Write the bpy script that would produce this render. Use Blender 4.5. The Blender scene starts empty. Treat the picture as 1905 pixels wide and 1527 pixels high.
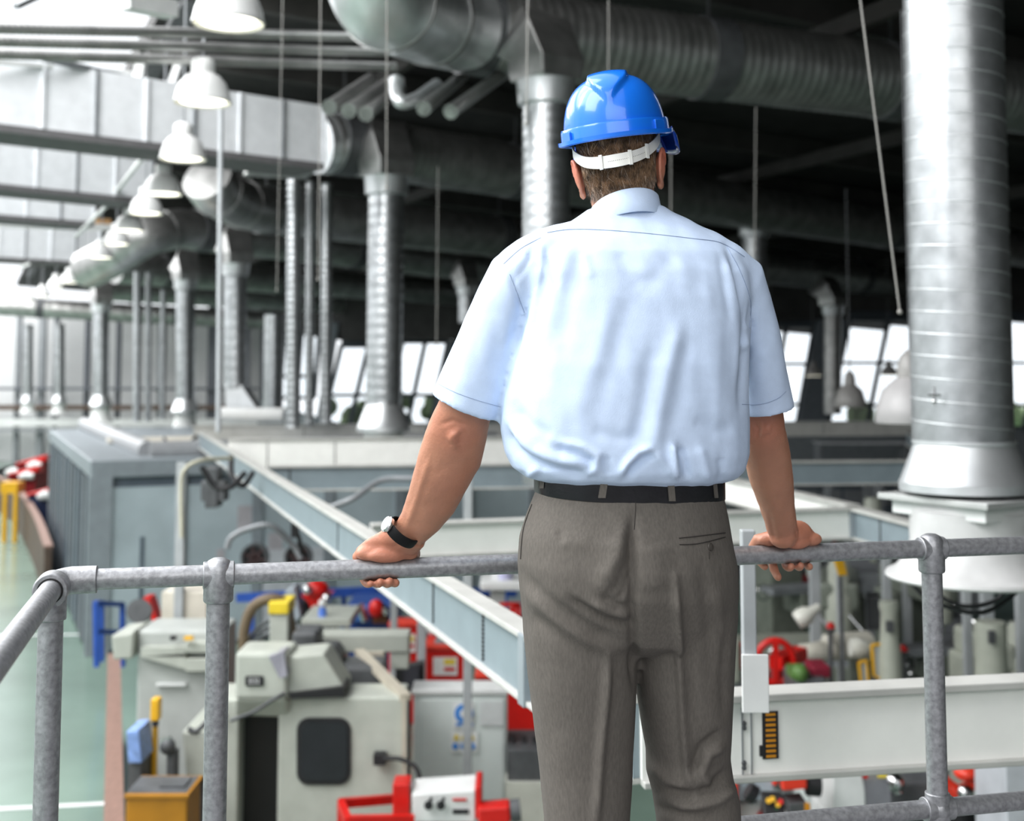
import bpy, math, random
import numpy as np
from mathutils import Vector, Matrix, noise
from mathutils.bvhtree import BVHTree
random.seed(7)
rng = np.random.default_rng(7)
C = bpy.context.scene.collection
V = Vector
R = math.radians
# ---------------------------------------------------------------- camera (focal length in pixels of a 1905 wide frame)
F = 2316.0
PIT = math.atan(F / 30600.0)
HOR = 690.0
PPY = HOR - F * math.tan(PIT)
EYE = V((0, 0, 4.2))
DECK = 2.9
def ray(px, py):
    u = (PPY - py) / F
    return V(((px - 952.5) / F, math.cos(PIT) - u * math.sin(PIT), math.sin(PIT) + u * math.cos(PIT)))
def at(px, py, Y):
    r = ray(px, py)
    return EYE + r * (Y / r.y)
def atz(px, py, z):
    r = ray(px, py)
    return EYE + r * ((z - EYE.z) / r.z)
E1 = V((0.973, 0.232, 0)).normalized()
E2 = V((-0.232, 0.973, 0)).normalized()
E3 = V((0, 0, 1))
UU = V((0.918, 0.397, 0)).normalized()      # along the ducts
VV = V((-0.397, 0.918, 0)).normalized()     # along the hall
def bp(px, py, dy=0.0):                      # a point on the plane of the man, dy further along his facing direction
    r = ray(px, py)
    return EYE + r * ((2.384 + dy) / (E2.x * r.x + E2.y * r.y))
def proj(co):                                # Nx3 -> Nx2 pixels
    d = co - np.array(EYE)
    s, c = math.sin(PIT), math.cos(PIT)
    z = d[:, 1] * c + d[:, 2] * s
    u = -d[:, 1] * s + d[:, 2] * c
    return np.stack([952.5 + F * d[:, 0] / z, PPY - F * u / z], 1)

cam = bpy.data.cameras.new('camera')
camo = bpy.data.objects.new('camera', cam)
C.objects.link(camo)
camo.location = EYE
camo.rotation_euler = (math.pi / 2 + PIT, 0, 0)
cam.sensor_width = 36
cam.lens = F / 1905 * 36
cam.shift_y = (PPY - 763.5) / 1905
cam.clip_start = 0.05
cam.clip_end = 500
cam.dof.use_dof = True
cam.dof.focus_distance = 2.5
cam.dof.aperture_fstop = 3.1
bpy.context.scene.camera = camo

# ---------------------------------------------------------------- materials
MATS = {}
def M(name, col, rough=0.5, metal=0.0, var=0.08, scale=6.0, bump=0.0, bscale=60.0, coat=0.0, emit=0.0, stretch=None, alpha=1.0, spec=0.5):
    if name in MATS: return MATS[name]
    m = bpy.data.materials.new(name); m.use_nodes = True
    nt = m.node_tree; b = nt.nodes['Principled BSDF']
    b.inputs['Roughness'].default_value = rough
    b.inputs['Metallic'].default_value = metal
    b.inputs['Coat Weight'].default_value = coat
    b.inputs['Specular IOR Level'].default_value = spec
    tc = nt.nodes.new('ShaderNodeTexCoord')
    src = tc.outputs['Object']
    if stretch:
        mp = nt.nodes.new('ShaderNodeMapping'); mp.inputs['Scale'].default_value = stretch
        nt.links.new(src, mp.inputs['Vector']); src = mp.outputs['Vector']
    n = nt.nodes.new('ShaderNodeTexNoise'); n.inputs['Scale'].default_value = scale; n.inputs['Detail'].default_value = 5
    nt.links.new(src, n.inputs['Vector'])
    r = nt.nodes.new('ShaderNodeValToRGB')
    r.color_ramp.elements[0].position = 0.3; r.color_ramp.elements[1].position = 0.7
    r.color_ramp.elements[0].color = [max(0, c * (1 - var * 1.6)) for c in col] + [1]
    r.color_ramp.elements[1].color = [min(1, c * (1 + var)) for c in col] + [1]
    nt.links.new(n.outputs['Fac'], r.inputs['Fac'])
    nt.links.new(r.outputs['Color'], b.inputs['Base Color'])
    if bump:
        n2 = nt.nodes.new('ShaderNodeTexNoise'); n2.inputs['Scale'].default_value = bscale; n2.inputs['Detail'].default_value = 4
        nt.links.new(src, n2.inputs['Vector'])
        bu = nt.nodes.new('ShaderNodeBump'); bu.inputs['Strength'].default_value = bump; bu.inputs['Distance'].default_value = 0.01
        nt.links.new(n2.outputs['Fac'], bu.inputs['Height']); nt.links.new(bu.outputs['Normal'], b.inputs['Normal'])
    if emit:
        b.inputs['Emission Color'].default_value = list(col) + [1]; b.inputs['Emission Strength'].default_value = emit
    if alpha < 1: b.inputs['Alpha'].default_value = alpha
    MATS[name] = m
    return m
def glass_mat(name, tint=(0.95, 0.98, 1), gl=0.12):
    if name in MATS: return MATS[name]
    m = bpy.data.materials.new(name); m.use_nodes = True
    nt = m.node_tree; nt.nodes.clear()
    o = nt.nodes.new('ShaderNodeOutputMaterial'); mx = nt.nodes.new('ShaderNodeMixShader')
    t = nt.nodes.new('ShaderNodeBsdfTransparent'); g = nt.nodes.new('ShaderNodeBsdfGlossy')
    t.inputs['Color'].default_value = list(tint) + [1]; g.inputs['Roughness'].default_value = 0.03
    mx.inputs['Fac'].default_value = gl
    nt.links.new(t.outputs[0], mx.inputs[1]); nt.links.new(g.outputs[0], mx.inputs[2]); nt.links.new(mx.outputs[0], o.inputs['Surface'])
    MATS[name] = m
    return m

# ---------------------------------------------------------------- mesh builder
ORG = {}
class MB:
    def __init__(s): s.v = []; s.f = []
    def add(s, vs, fs):
        o = len(s.v); s.v += [V(p) for p in vs]; s.f += [tuple(i + o for i in f) for f in fs]; return s
    def box(s, c, size, yaw=0.0, rot=None):
        m = rot if rot is not None else Matrix.Rotation(yaw, 3, 'Z')
        c = V(c); x, y, z = [k / 2 for k in size]
        vs = [c + m @ V((sx * x, sy * y, sz * z)) for sx in (-1, 1) for sy in (-1, 1) for sz in (-1, 1)]
        return s.add(vs, [(0, 1, 3, 2), (4, 6, 7, 5), (0, 4, 5, 1), (2, 3, 7, 6), (0, 2, 6, 4), (1, 5, 7, 3)])
    def bar(s, p0, p1, w, h, up=E3):
        p0, p1 = V(p0), V(p1); d = (p1 - p0); L = d.length; d.normalize()
        sd = d.cross(V(up)); sd.normalize(); u = sd.cross(d)
        return s.box((p0 + p1) / 2, (L, w, h), rot=Matrix((d, -sd, u)).transposed())
    def loft(s, rings, caps=True):
        n = len(rings[0]); o = len(s.v)
        for r in rings: s.v += [V(p) for p in r]
        for i in range(len(rings) - 1):
            for j in range(n):
                k = (j + 1) % n
                s.f.append((o + i * n + j, o + i * n + k, o + (i + 1) * n + k, o + (i + 1) * n + j))
        if caps:
            s.f.append(tuple(o + j for j in range(n))[::-1])
            s.f.append(tuple(o + (len(rings) - 1) * n + j for j in range(n)))
        return s
    def cyl(s, p0, p1, r0, r1=None, n=24, caps=True):
        return s.tube([p0, p1], [r0, r0 if r1 is None else r1], n, caps)
    def tube(s, path, r, n=16, caps=True):
        path = [V(p) for p in path]; N = len(path)
        rs = r if isinstance(r, (list, tuple)) else [r] * N
        rings = []; prev = None
        for i, p in enumerate(path):
            a = path[max(0, i - 1)]; b = path[min(N - 1, i + 1)]
            if 0 < i < N - 1: t = ((p - a).normalized() + (b - p).normalized())
            else: t = b - a
            t.normalize()
            if prev is None:
                ref = E3 if abs(t.z) < 0.9 else V((0, 1, 0))
                x = t.cross(ref); x.normalize()
            else:
                x = prev - t * prev.dot(t); x.normalize()
            prev = x; y = t.cross(x)
            rings.append([p + (x * math.cos(q) + y * math.sin(q)) * rs[i] for q in [2 * math.pi * j / n for j in range(n)]])
        return s.loft(rings, caps)
    def lathe(s, c, prof, n=32, axis=E3, caps=True):
        c = V(c); ax = V(axis).normalized(); ref = E3 if abs(ax.z) < 0.9 else V((1, 0, 0))
        x = ax.cross(ref); x.normalize(); y = ax.cross(x)
        return s.loft([[c + ax * z + (x * math.cos(q) + y * math.sin(q)) * max(r, 1e-4) for q in [2 * math.pi * j / n for j in range(n)]] for r, z in prof], caps)
    def ball(s, c, r, rot=None, n=20, k=12):
        c = V(c); r = (r, r, r) if isinstance(r, (int, float)) else r
        rot = rot or Matrix.Identity(3)
        rings = []
        for i in range(k + 1):
            th = -math.pi / 2 + math.pi * i / k
            cr = max(math.cos(th), 0.001)
            rings.append([c + rot @ V((r[0] * cr * math.cos(2 * math.pi * j / n), r[1] * cr * math.sin(2 * math.pi * j / n), r[2] * math.sin(th))) for j in range(n)])
        return s.loft(rings)
    def prism(s, poly, ext):
        poly = [V(p) for p in poly]; ext = V(ext)
        return s.loft([poly, [p + ext for p in poly]])
    def quad(s, a, b, c, d): return s.add([a, b, c, d], [(0, 1, 2, 3)])
    # a box whose front face, at depth Y, covers the given rectangle of the view
    def pbox(s, x0, y0, x1, y1, Y, depth, yaw=0.0):
        a = at(x0, y1, Y); b = at(x1, y0, Y); rz = Matrix.Rotation(yaw, 3, 'Z')
        w, h = b.x - a.x, b.z - a.z
        o = V(((a.x + b.x) / 2, Y, (a.z + b.z) / 2))
        c = o + rz @ V((0, depth / 2, 0))
        return s.box(c, (w, depth, h), yaw)
    def build(s, name, mat, parent=None, smooth=40, bevel=0.0, seg=2, **props):
        me = bpy.data.meshes.new(name)
        if parent is not None: org = ORG[parent.name]
        else:
            xs = [v.x for v in s.v]; ys = [v.y for v in s.v]; zs = [v.z for v in s.v]
            org = V(((min(xs) + max(xs)) / 2, (min(ys) + max(ys)) / 2, min(zs)))
        me.from_pydata([tuple(v - org) for v in s.v], [], s.f)
        me.update()
        fix_normals(me)
        o = bpy.data.objects.new(name, me); C.objects.link(o)
        if mat is not None: me.materials.append(mat)
        if smooth:
            me.polygons.foreach_set('use_smooth', [True] * len(me.polygons))
            me.set_sharp_from_angle(angle=R(smooth))
        if parent is not None: o.parent = parent
        else: o.location = org
        ORG[o.name] = org
        if bevel:
            md = o.modifiers.new('bevel', 'BEVEL'); md.width = bevel; md.segments = seg; md.limit_method = 'ANGLE'; md.angle_limit = R(35)
        for k, val in props.items(): o[k] = val
        return o
import bmesh
def fix_normals(me):
    bm = bmesh.new(); bm.from_mesh(me); bmesh.ops.recalc_face_normals(bm, faces=bm.faces); bm.to_mesh(me); bm.free()
def tag(o, label, cat, group=None, kind=None):
    o['label'] = label; o['category'] = cat
    if group: o['group'] = group
    if kind: o['kind'] = kind
    return o
def thing(name, label, cat, loc, group=None):
    o = bpy.data.objects.new(name, None); C.objects.link(o)
    o.location = loc; o.empty_display_size = 0.2
    ORG[o.name] = V(loc)
    return tag(o, label, cat, group)
def struct(o):
    o['kind'] = 'structure'; return o
def kids(o): return [c for c in bpy.data.objects if c.parent == o]
def copy_tree(o, loc, label=None):
    def rec(src, par):
        c = src.copy(); C.objects.link(c)
        if par is not None: c.parent = par
        for k in kids_of.get(src.name, []): rec(k, c)
        return c
    kids_of = {}
    for c in bpy.data.objects:
        if c.parent: kids_of.setdefault(c.parent.name, []).append(c)
    r = rec(o, None); r.location = loc
    ORG[r.name] = V(loc)
    if label: r['label'] = label
    return r
def remesh(mb, voxel, smooth_it=4, fac=0.5):
    me = bpy.data.meshes.new('tmp'); me.from_pydata([tuple(v) for v in mb.v], [], mb.f); me.update(); fix_normals(me)
    o = bpy.data.objects.new('tmp', me); C.objects.link(o)
    md = o.modifiers.new('r', 'REMESH'); md.mode = 'VOXEL'; md.voxel_size = voxel; md.adaptivity = 0
    if smooth_it:
        sm = o.modifiers.new('s', 'SMOOTH'); sm.factor = fac; sm.iterations = smooth_it
    dg = bpy.context.evaluated_depsgraph_get(); dg.update()
    me2 = bpy.data.meshes.new_from_object(o.evaluated_get(dg))
    bpy.data.objects.remove(o); bpy.data.meshes.remove(me)
    return me2
def coords(me):
    a = np.empty(len(me.vertices) * 3); me.vertices.foreach_get('co', a); return a.reshape(-1, 3)
def normals(me):
    a = np.empty(len(me.vertices) * 3); me.vertices.foreach_get('normal', a); return a.reshape(-1, 3)
def setco(me, co): me.vertices.foreach_set('co', co.reshape(-1)); me.update()
def fold(me, folds, gain=1.0):
    co = coords(me); nm = normals(me); px = proj(co)
    view = np.array(EYE) - co; view /= np.linalg.norm(view, axis=1)[:, None]
    face = np.clip((nm * view).sum(1) * 3, 0, 1)
    disp = np.zeros(len(co))
    for pts, amp, w in folds:
        pts = np.array(pts, float); best = np.full(len(co), 1e9); bs = np.zeros(len(co)); ln = [0]
        for a, b in zip(pts[:-1], pts[1:]): ln.append(ln[-1] + np.hypot(*(b - a)))
        for k, (a, b) in enumerate(zip(pts[:-1], pts[1:])):
            d = b - a; L2 = (d * d).sum(); t = np.clip(((px - a) @ d) / L2, 0, 1)
            dist = np.hypot(*(px - a - t[:, None] * d).T)
            up = dist < best; best[up] = dist[up]; bs[up] = (ln[k] + t[up] * (ln[k + 1] - ln[k])) / ln[-1]
        tap = np.clip(np.minimum(bs, 1 - bs) * 5 + 0.25, 0, 1)
        disp += amp * np.exp(-(best / w) ** 2) * tap
    setco(me, co + nm * (disp * face * gain)[:, None])
def wrinkle(me, amp, scale, seed=0.0, stretch=(1, 1, 1)):
    co = coords(me); nm = normals(me); d = np.empty(len(co))
    for i, c in enumerate(co): d[i] = noise.noise(V((c[0] * scale * stretch[0] + seed, c[1] * scale * stretch[1], c[2] * scale * stretch[2])))
    setco(me, co + nm * (d * amp)[:, None])
def link_mesh(name, me, mat, parent=None, smooth=True):
    o = bpy.data.objects.new(name, me); C.objects.link(o); me.name = name
    me.materials.clear()
    if mat: me.materials.append(mat)
    me.polygons.foreach_set('use_smooth', [True] * len(me.polygons))
    co = coords(me)
    if parent is None: org = V(((co[:, 0].min() + co[:, 0].max()) / 2, (co[:, 1].min() + co[:, 1].max()) / 2, co[:, 2].min()))
    else: org = ORG[parent.name]
    setco(me, co - np.array(org)); ORG[o.name] = org
    if parent is not None: o.parent = parent
    else: o.location = org
    return o
# ================================================================= the man
ZR = at(952, 1049, 2.75).z
def rail(t, dz=0.0): return V((0, 2.75, ZR)) + E1 * t + E3 * dz
def rail_t(px):
    # rail parameter whose image column is px
    k = (px - 952.5) / F
    return k * 2.75 / (E1.x - k * E1.y)
def sring(c, a, b, n=48, e=2.3):
    out = []
    for j in range(n):
        q = 2 * math.pi * j / n; cs, sn = math.cos(q), math.sin(q)
        out.append(c + a * (math.copysign(abs(cs) ** (2 / e), cs)) + b * (math.copysign(abs(sn) ** (2 / e), sn)))
    return out
def rows_loft(mb, rows, e=2.3):
    mb.loft([sring((bp(xl, y, dy) + bp(xr, y, dy)) / 2, (bp(xr, y, dy) - bp(xl, y, dy)) / 2, E2 * b, e=e) for y, xl, xr, b, dy in rows])
def limb_loft(mb, rows, e=2.0, n=32, shrink=1.0, close=None):
    cs, av = [], []
    for (o, i, b, dy) in rows:
        p, q = bp(o[0], o[1], dy), bp(i[0], i[1], dy)
        cs.append((p + q) / 2); av.append((q - p) / 2)
    rings = []
    for k, (o, i, b, dy) in enumerate(rows):
        t = cs[min(k + 1, len(cs) - 1)] - cs[max(k - 1, 0)]
        bv = t.cross(av[k]); bv.normalize()
        rings.append(sring(cs[k], av[k] * shrink, bv * b * shrink, n, e))
    mb.loft(rings)
    return cs, av
ARM_L = [((880, 560), (960, 590), .05, .05), ((845, 640), (938, 680), .05, .065), ((817, 745), (911, 785), .047, .09),
         ((796, 790), (904, 822), .047, .12), ((781, 835), (894, 864), .044, .145), ((769, 880), (869, 907), .042, .17),
         ((758, 920), (846, 950), .038, .195), ((746, 955), (819, 982), .033, .22), ((734, 978), (791, 1006), .029, .24)]
ARM_R = [((1410, 560), (1345, 590), .05, .06), ((1432, 640), (1355, 665), .05, .075), ((1448, 730), (1374, 755), .046, .11),
         ((1458, 790), (1375, 800), .046, .135), ((1468, 838), (1384, 848), .045, .165), ((1474, 890), (1396, 898), .042, .195),
         ((1476, 935), (1414, 945), .036, .225), ((1480, 965), (1424, 975), .031, .245), ((1484, 985), (1428, 992), .03, .26)]
HC = bp(1147, 272, .10)                                     # middle of the head
hy = V((math.sin(R(9)), math.cos(R(9)), -0.06)).normalized()
hx0 = hy.cross(E3).normalized(); hz0 = hx0.cross(hy)
ro = Matrix.Rotation(R(-6.5), 3, hy)
hx, hz = ro @ hx0, ro @ hz0
HM = Matrix((hx, hy, hz)).transposed()
def hp(x, y, z): return HC + HM @ V((x, y, z))

body = MB()
# torso and legs under the clothes
rows_loft(body, [(1180, 990, 1345, .09, 0), (1050, 985, 1345, .12, 0), (905, 1020, 1320, .095, 0), (760, 975, 1350, .10, .0), (600, 990, 1360, .105, .02),
                 (510, 995, 1355, .09, .035), (470, 1030, 1310, .065, .055), (445, 1080, 1250, .05, .07)])
def leg_path(px0, px1, lx): pass
body.tube([bp(1090, 1150, .0), bp(1092, 1470, .02), bp(1093, 1840, .0)], [.07, .055, .04], 24)
body.tube([bp(1268, 1150, .0), bp(1282, 1450, .04), bp(1300, 1840, .0)], [.07, .055, .04], 24)
for fx in (1093, 1300):
    a = bp(fx, 1850, 0); a.z = DECK + .05
    body.loft([sring(a + E2 * d + E3 * z, E1 * w, E3 * h, 20) for d, z, w, h in ((-.06, 0, .028, .03), (0, 0, .036, .04), (.08, -.01, .042, .03), (.15, -.02, .04, .02), (.18, -.025, .025, .012))])
limb_loft(body, [((985, 480), (1040, 550), .05, .04)] + ARM_L)
limb_loft(body, [((1350, 480), (1310, 550), .05, .045)] + ARM_R)
body.ball(bp(846, 800, .092), (.024, .03, .03)); body.ball(bp(1420, 792, .108), (.022, .028, .028))
# neck and head
body.tube([bp(1165, 455, .07), bp(1162, 410, .08), hp(0, -.004, -.09), hp(0, -.004, -.05), hp(0, 0, .0)], [.06, .062, .069, .071, .07], 28)
body.ball(hp(0, -.008, .008), (.077, .098, .108), HM, 32, 20)
body.ball(hp(0, .042, -.055), (.062, .058, .088), HM, 28, 18)
body.ball(hp(0, .048, -.105), (.05, .048, .04), HM)
body.ball(hp(0, .098, -.128), (.022, .014, .016), HM)
body.tube([hp(0, .094, -.008), hp(0, .116, -.048), hp(0, .104, -.06)], [.009, .0125, .008], 12)
for s in (-1, 1):
    body.ball(hp(s * .012, .1, -.056), (.008, .009, .007), HM, 12, 8)
    body.ball(hp(s * .032, .088, -.01), (.014, .008, .009), HM, 12, 8)
    body.tube([hp(s * .012, .094, .006), hp(s * .034, .092, .01), hp(s * .05, .078, .004)], [.006, .007, .005], 8)
    body.ball(hp(s * .04, .075, -.05), (.02, .02, .02), HM, 12, 8)
body.tube([hp(-.024, .093, -.083), hp(0, .102, -.081), hp(.024, .093, -.083)], [.003, .006, .003], 10)
body.tube([hp(-.022, .092, -.092), hp(0, .1, -.093), hp(.022, .092, -.092)], [.003, .0065, .003], 10)
for s in (-1, 1):                                            # ears: a plate with a rim, standing off the head
    ex = V((s * .080, -.002, -.058))
    er = HM @ Matrix.Rotation(R(s * -24), 3, 'Z') @ Matrix.Rotation(R(s * 8), 3, 'Y')
    ec = HC + HM @ ex
    body.ball(ec + er @ V((s * .008, -.004, 0)), (.009, .017, .033), er, 20, 12)
    rim = [ec + er @ V((s * (.013 + .004 * math.cos(q)), -.004 - .020 * math.cos(q), .002 + .036 * math.sin(q))) for q in [R(a) for a in range(-85, 176, 20)]]
    body.tube(rim, [.0045] * len(rim), 8)
    body.ball(ec + er @ V((s * .008, -.001, -.036)), (.007, .011, .012), er, 12, 8)
# hands
def finger(t, ang0, ang1, r0, r1, R0=.0315, drop=0.0, slide=0.0):
    pts = []; N = 11
    for k in range(N):
        a = R(ang0 + (ang1 - ang0) * k / (N - 1)); f = k / (N - 1)
        pts.append(rail(t + slide * f) + (E2 * math.cos(a) + E3 * math.sin(a)) * R0 - E3 * drop * f * f)
    rr = [r0 + (r1 - r0) * k / (N - 1) + (.0006 if k in (0, 4, 7) else 0) for k in range(N)]
    body.tube(pts, rr, 14); body.ball(pts[-1], rr[-1] * .98, None, 14, 8); body.ball(pts[0], rr[0], None, 14, 8)
def hand(side, wrist, rows, fingers, thumb, pads):
    body.loft([sring(c, a, b, 28, 2.4) for c, a, b in rows])
    for f in fingers: finger(*f[:5], **(f[5] if len(f) > 5 else {}))
    body.tube(thumb[0], thumb[1], 14); body.ball(thumb[0][-1], thumb[1][-1], None, 14, 8)
    for c, r in pads: body.ball(c, r, Matrix((E1, E2, E3)).transposed(), 18, 10)
def on(px, ang, rr): return rail(rail_t(px)) + (E2 * math.cos(R(ang)) + E3 * math.sin(R(ang))) * rr
T = rail_t
cw = (bp(734, 978, .24) + bp(791, 1006, .24)) / 2; aw = (bp(791, 1006, .24) - bp(734, 978, .24)) / 2
hand('left', None,
     [(cw, aw, (E2 * .6 + E3 * .8) * .026), (rail(T(744)) + E3 * .058 - E2 * .018, E1 * .044 - E3 * .012, (E2 * .45 + E3 * .9) * .025),
      (rail(T(724)) + E3 * .046 - E2 * .004, E1 * .055 - E3 * .004, (E2 * .2 + E3 * .98) * .022),
      (on(710, 80, .040), E1 * .050, (E2 * .3 + E3 * .95) * .016), (on(703, 52, .037), E1 * .044, (E2 * .7 + E3 * .7) * .011), (on(702, 40, .034), E1 * .04, (E2 * .8 + E3 * .6) * .008)],
     [(T(733), 55, -118, .0106, .009, dict(slide=.006)), (T(712), 55, -132, .0110, .0094, dict(slide=.016)), (T(690), 55, -130, .0106, .009, dict(slide=.022)), (T(669), 52, -118, .0096, .008, dict(slide=.026))],
     ([rail(T(764)) + E3 * .036 - E2 * .008, rail(T(776)) + E3 * .030 + E2 * .016, on(778, 25, .035), on(770, -15, .033)], [.019, .0135, .0115, .0095]),
     [(rail(T(722)) + E3 * .03 - E2 * .016, (.046, .016, .016)), (rail(T(758)) + E3 * .034 - E2 * .006, (.024, .018, .016)), (rail(T(690)) + E3 * .034 - E2 * .004, (.03, .016, .016))])
cw2 = (bp(1484, 985, .26) + bp(1428, 992, .26)) / 2; aw2 = (bp(1484, 985, .26) - bp(1428, 992, .26)) / 2
hand('right', None,
     [(cw2, aw2, (E2 * .6 + E3 * .8) * .027), (rail(T(1462)) + E3 * .056 - E2 * .016, E1 * .046, (E2 * .45 + E3 * .9) * .026),
      (rail(T(1463)) + E3 * .044 - E2 * .004, E1 * .060, (E2 * .2 + E3 * .98) * .021),
      (on(1464, 80, .040), E1 * .058, (E2 * .3 + E3 * .95) * .016), (on(1466, 52, .037), E1 * .050, (E2 * .7 + E3 * .7) * .011), (on(1466, 40, .034), E1 * .046, (E2 * .8 + E3 * .6) * .008)],
     [(T(1440), 55, -98, .0104, .0094, dict(slide=-.002, drop=.020)), (T(1463), 55, -122, .0108, .0092, dict(slide=-.006)), (T(1487), 55, -126, .0104, .009, dict(slide=-.016)), (T(1508), 52, -116, .0094, .008, dict(slide=-.020))],
     ([rail(T(1424)) + E3 * .036 - E2 * .004, rail(T(1408)) + E3 * .032 + E2 * .014, on(1405, 25, .035), on(1414, -30, .034), on(1421, -62, .033)], [.018, .0135, .0115, .0105, .009]),
     [(rail(T(1470)) + E3 * .028 - E2 * .017, (.034, .016, .016)), (rail(T(1498)) + E3 * .032 - E2 * .006, (.03, .017, .016)), (rail(T(1425)) + E3 * .034 - E2 * .002, (.03, .016, .015))])
body.ball(cw2, (.031, .028, .026), Matrix((E1, E2, E3)).transposed()); body.ball(cw2 - E3 * .012 - E2 * .004, (.034, .026, .026), Matrix((E1, E2, E3)).transposed())
bme = remesh(body, .0032, 5, .5)
# tendons, elbow creases
fold(bme, [([(858, 795), (840, 815), (852, 835)], .004, 6), ([(820, 790), (842, 782), (868, 792)], -.003, 5), ([(1402, 782), (1412, 800), (1405, 818)], -.003, 4), ([(1432, 780), (1424, 800), (1430, 815)], -.003, 4),
           ([(1416, 778), (1420, 798), (1417, 812)], .003, 4), ([(800, 850), (775, 930), (755, 985)], .003, 6), ([(1432, 960), (1440, 1002), (1455, 1012)], -.003, 5), ([(1480, 985), (1488, 1000), (1478, 1015)], -.003, 5),
           ([(690, 1012), (730, 1018), (760, 1005)], -.002, 6)])
wrinkle(bme, .0009, 45)
skin = M('skin', (.49, .245, .16), rough=.42, var=.07, scale=14, bump=.12, bscale=160)
def skin_nodes(m):
    nt = m.node_tree; b = nt.nodes['Principled BSDF']
    at_ = nt.nodes.new('ShaderNodeAttribute'); at_.attribute_name = 'tone'
    mx = nt.nodes.new('ShaderNodeMix'); mx.data_type = 'RGBA'
    l = b.inputs['Base Color'].links[0]
    nt.links.new(l.from_socket, mx.inputs['A']); mx.inputs['B'].default_value = (.62, .17, .11, 1)
    nt.links.new(at_.outputs['Fac'], mx.inputs['Factor']); nt.links.new(mx.outputs['Result'], b.inputs['Base Color'])
    b.inputs['Subsurface Weight'].default_value = .12; b.inputs['Subsurface Radius'].default_value = (.01, .004, .002)
skin_nodes(skin)
co = coords(bme)
tone = np.zeros(len(co))
for c, r, a in [(hp(-.095, -.01, -.03), .05, .8), (hp(.095, -.01, -.03), .05, .75), (bp(848, 800, .08), .05, .28), (bp(1420, 792, .1), .05, .3), (bp(880, 880, .17), .08, .2),
                (rail(T(720), .03), .08, .3), (rail(T(1465), .03), .08, .3), (rail(T(1465), -.03), .05, .3), (rail(T(710), -.03), .06, .35)]:
    tone = np.maximum(tone, a * np.exp(-((co - np.array(c)) ** 2).sum(1) / r ** 2))
at_ = bme.attributes.new('tone', 'FLOAT', 'POINT'); at_.data.foreach_set('value', tone)
man = link_mesh('person', bme, skin)
tag(man, 'person in blue helmet, pale blue shirt and grey trousers leaning on the metal rail', 'person')

# ---------------------------------------------------------------- shirt
TORSO = [(908, 1012, 1328, .108, 0), (896, 1004, 1336, .12, 0), (888, 978, 1362, .136, 0), (872, 955, 1378, .147, 0), (842, 942, 1386, .15, 0), (800, 934, 1386, .147, 0), (740, 938, 1384, .143, 0),
         (680, 950, 1385, .139, 0), (620, 962, 1388, .135, .01), (560, 966, 1392, .13, .02), (510, 962, 1392, .122, .03), (476, 958, 1382, .112, .04), (452, 985, 1350, .098, .05),
         (432, 1020, 1312, .084, .06), (414, 1058, 1275, .072, .068), (398, 1082, 1246, .066, .072), (386, 1098, 1228, .06, .075)]
SL_L = [((955, 452), (1020, 560), .085, .04), ((917, 482), (990, 585), .08, .045), ((890, 535), (978, 620), .076, .05), ((862, 600), (966, 662), .075, .058), ((835, 665), (950, 716), .075, .068), ((813, 716), (934, 765), .077, .078), ((804, 735), (927, 779), .078, .082)]
SL_R = [((1358, 456), (1315, 560), .08, .045), ((1402, 485), (1338, 590), .08, .05), ((1419, 540), (1352, 622), .076, .06), ((1433, 600), (1362, 650), .074, .07), ((1448, 665), (1366, 697), .074, .085), ((1461, 718), (1370, 742), .075, .1), ((1467, 748), (1374, 774), .076, .106)]
sh = MB()
rows_loft(sh, TORSO, 2.35)
def sleeve(rows):
    # closed volume with a hollow mouth at the hem
    cs, av, rings = [], [], []
    for (o, i, b, dy) in rows:
        p, q = bp(o[0], o[1], dy), bp(i[0], i[1], dy); cs.append((p + q) / 2); av.append((q - p) / 2)
    for k, (o, i, b, dy) in enumerate(rows):
        t = cs[min(k + 1, len(cs) - 1)] - cs[max(k - 1, 0)]
        bv = t.cross(av[k]); bv.normalize(); rings.append(sring(cs[k], av[k], bv * b, 40, 2.2))
    c, a = cs[-1], av[-1]; t = (cs[-2] - cs[-1]); t.normalize(); bv = t.cross(a); bv.normalize()
    b = rows[-1][2]
    # mouth bows: the near and far edge hang a little lower
    rings.append(sring(c + t * .002, a * .93, bv * b * .93, 40, 2.2))
    rings.append(sring(c + t * .035, a * .84, bv * b * .84, 40, 2.2))
    sh.loft(rings)
sleeve(SL_L); sleeve(SL_R)
def yoke(rows):
    sh.loft([sring((bp(a[0], a[1], dy) + bp(b[0], b[1], dy)) / 2, (bp(b[0], b[1], dy) - bp(a[0], a[1], dy)) / 2, E2 * w, 36, 2.2) for a, b, w, dy in rows])
yoke([((1130, 388), (1120, 520), .075, .068), ((1090, 402), (1085, 530), .08, .062), ((1045, 416), (1045, 540), .084, .056), ((1000, 428), (1005, 555), .086, .05), ((962, 447), (975, 575), .084, .045), ((935, 467), (955, 590), .078, .044)])
yoke([((1200, 384), (1200, 520), .075, .070), ((1240, 394), (1240, 530), .08, .066), ((1285, 416), (1280, 540), .084, .06), ((1330, 436), (1325, 555), .086, .054), ((1368, 458), (1350, 575), .084, .05), ((1395, 482), (1368, 590), .078, .05)])
sme = remesh(sh, .0052, 5, .5)
wrinkle(sme, .0045, 7, 3.1, (1, 1, .7))
wrinkle(sme, .0018, 22, 9.1, (1.4, 1.4, .6))
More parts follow.
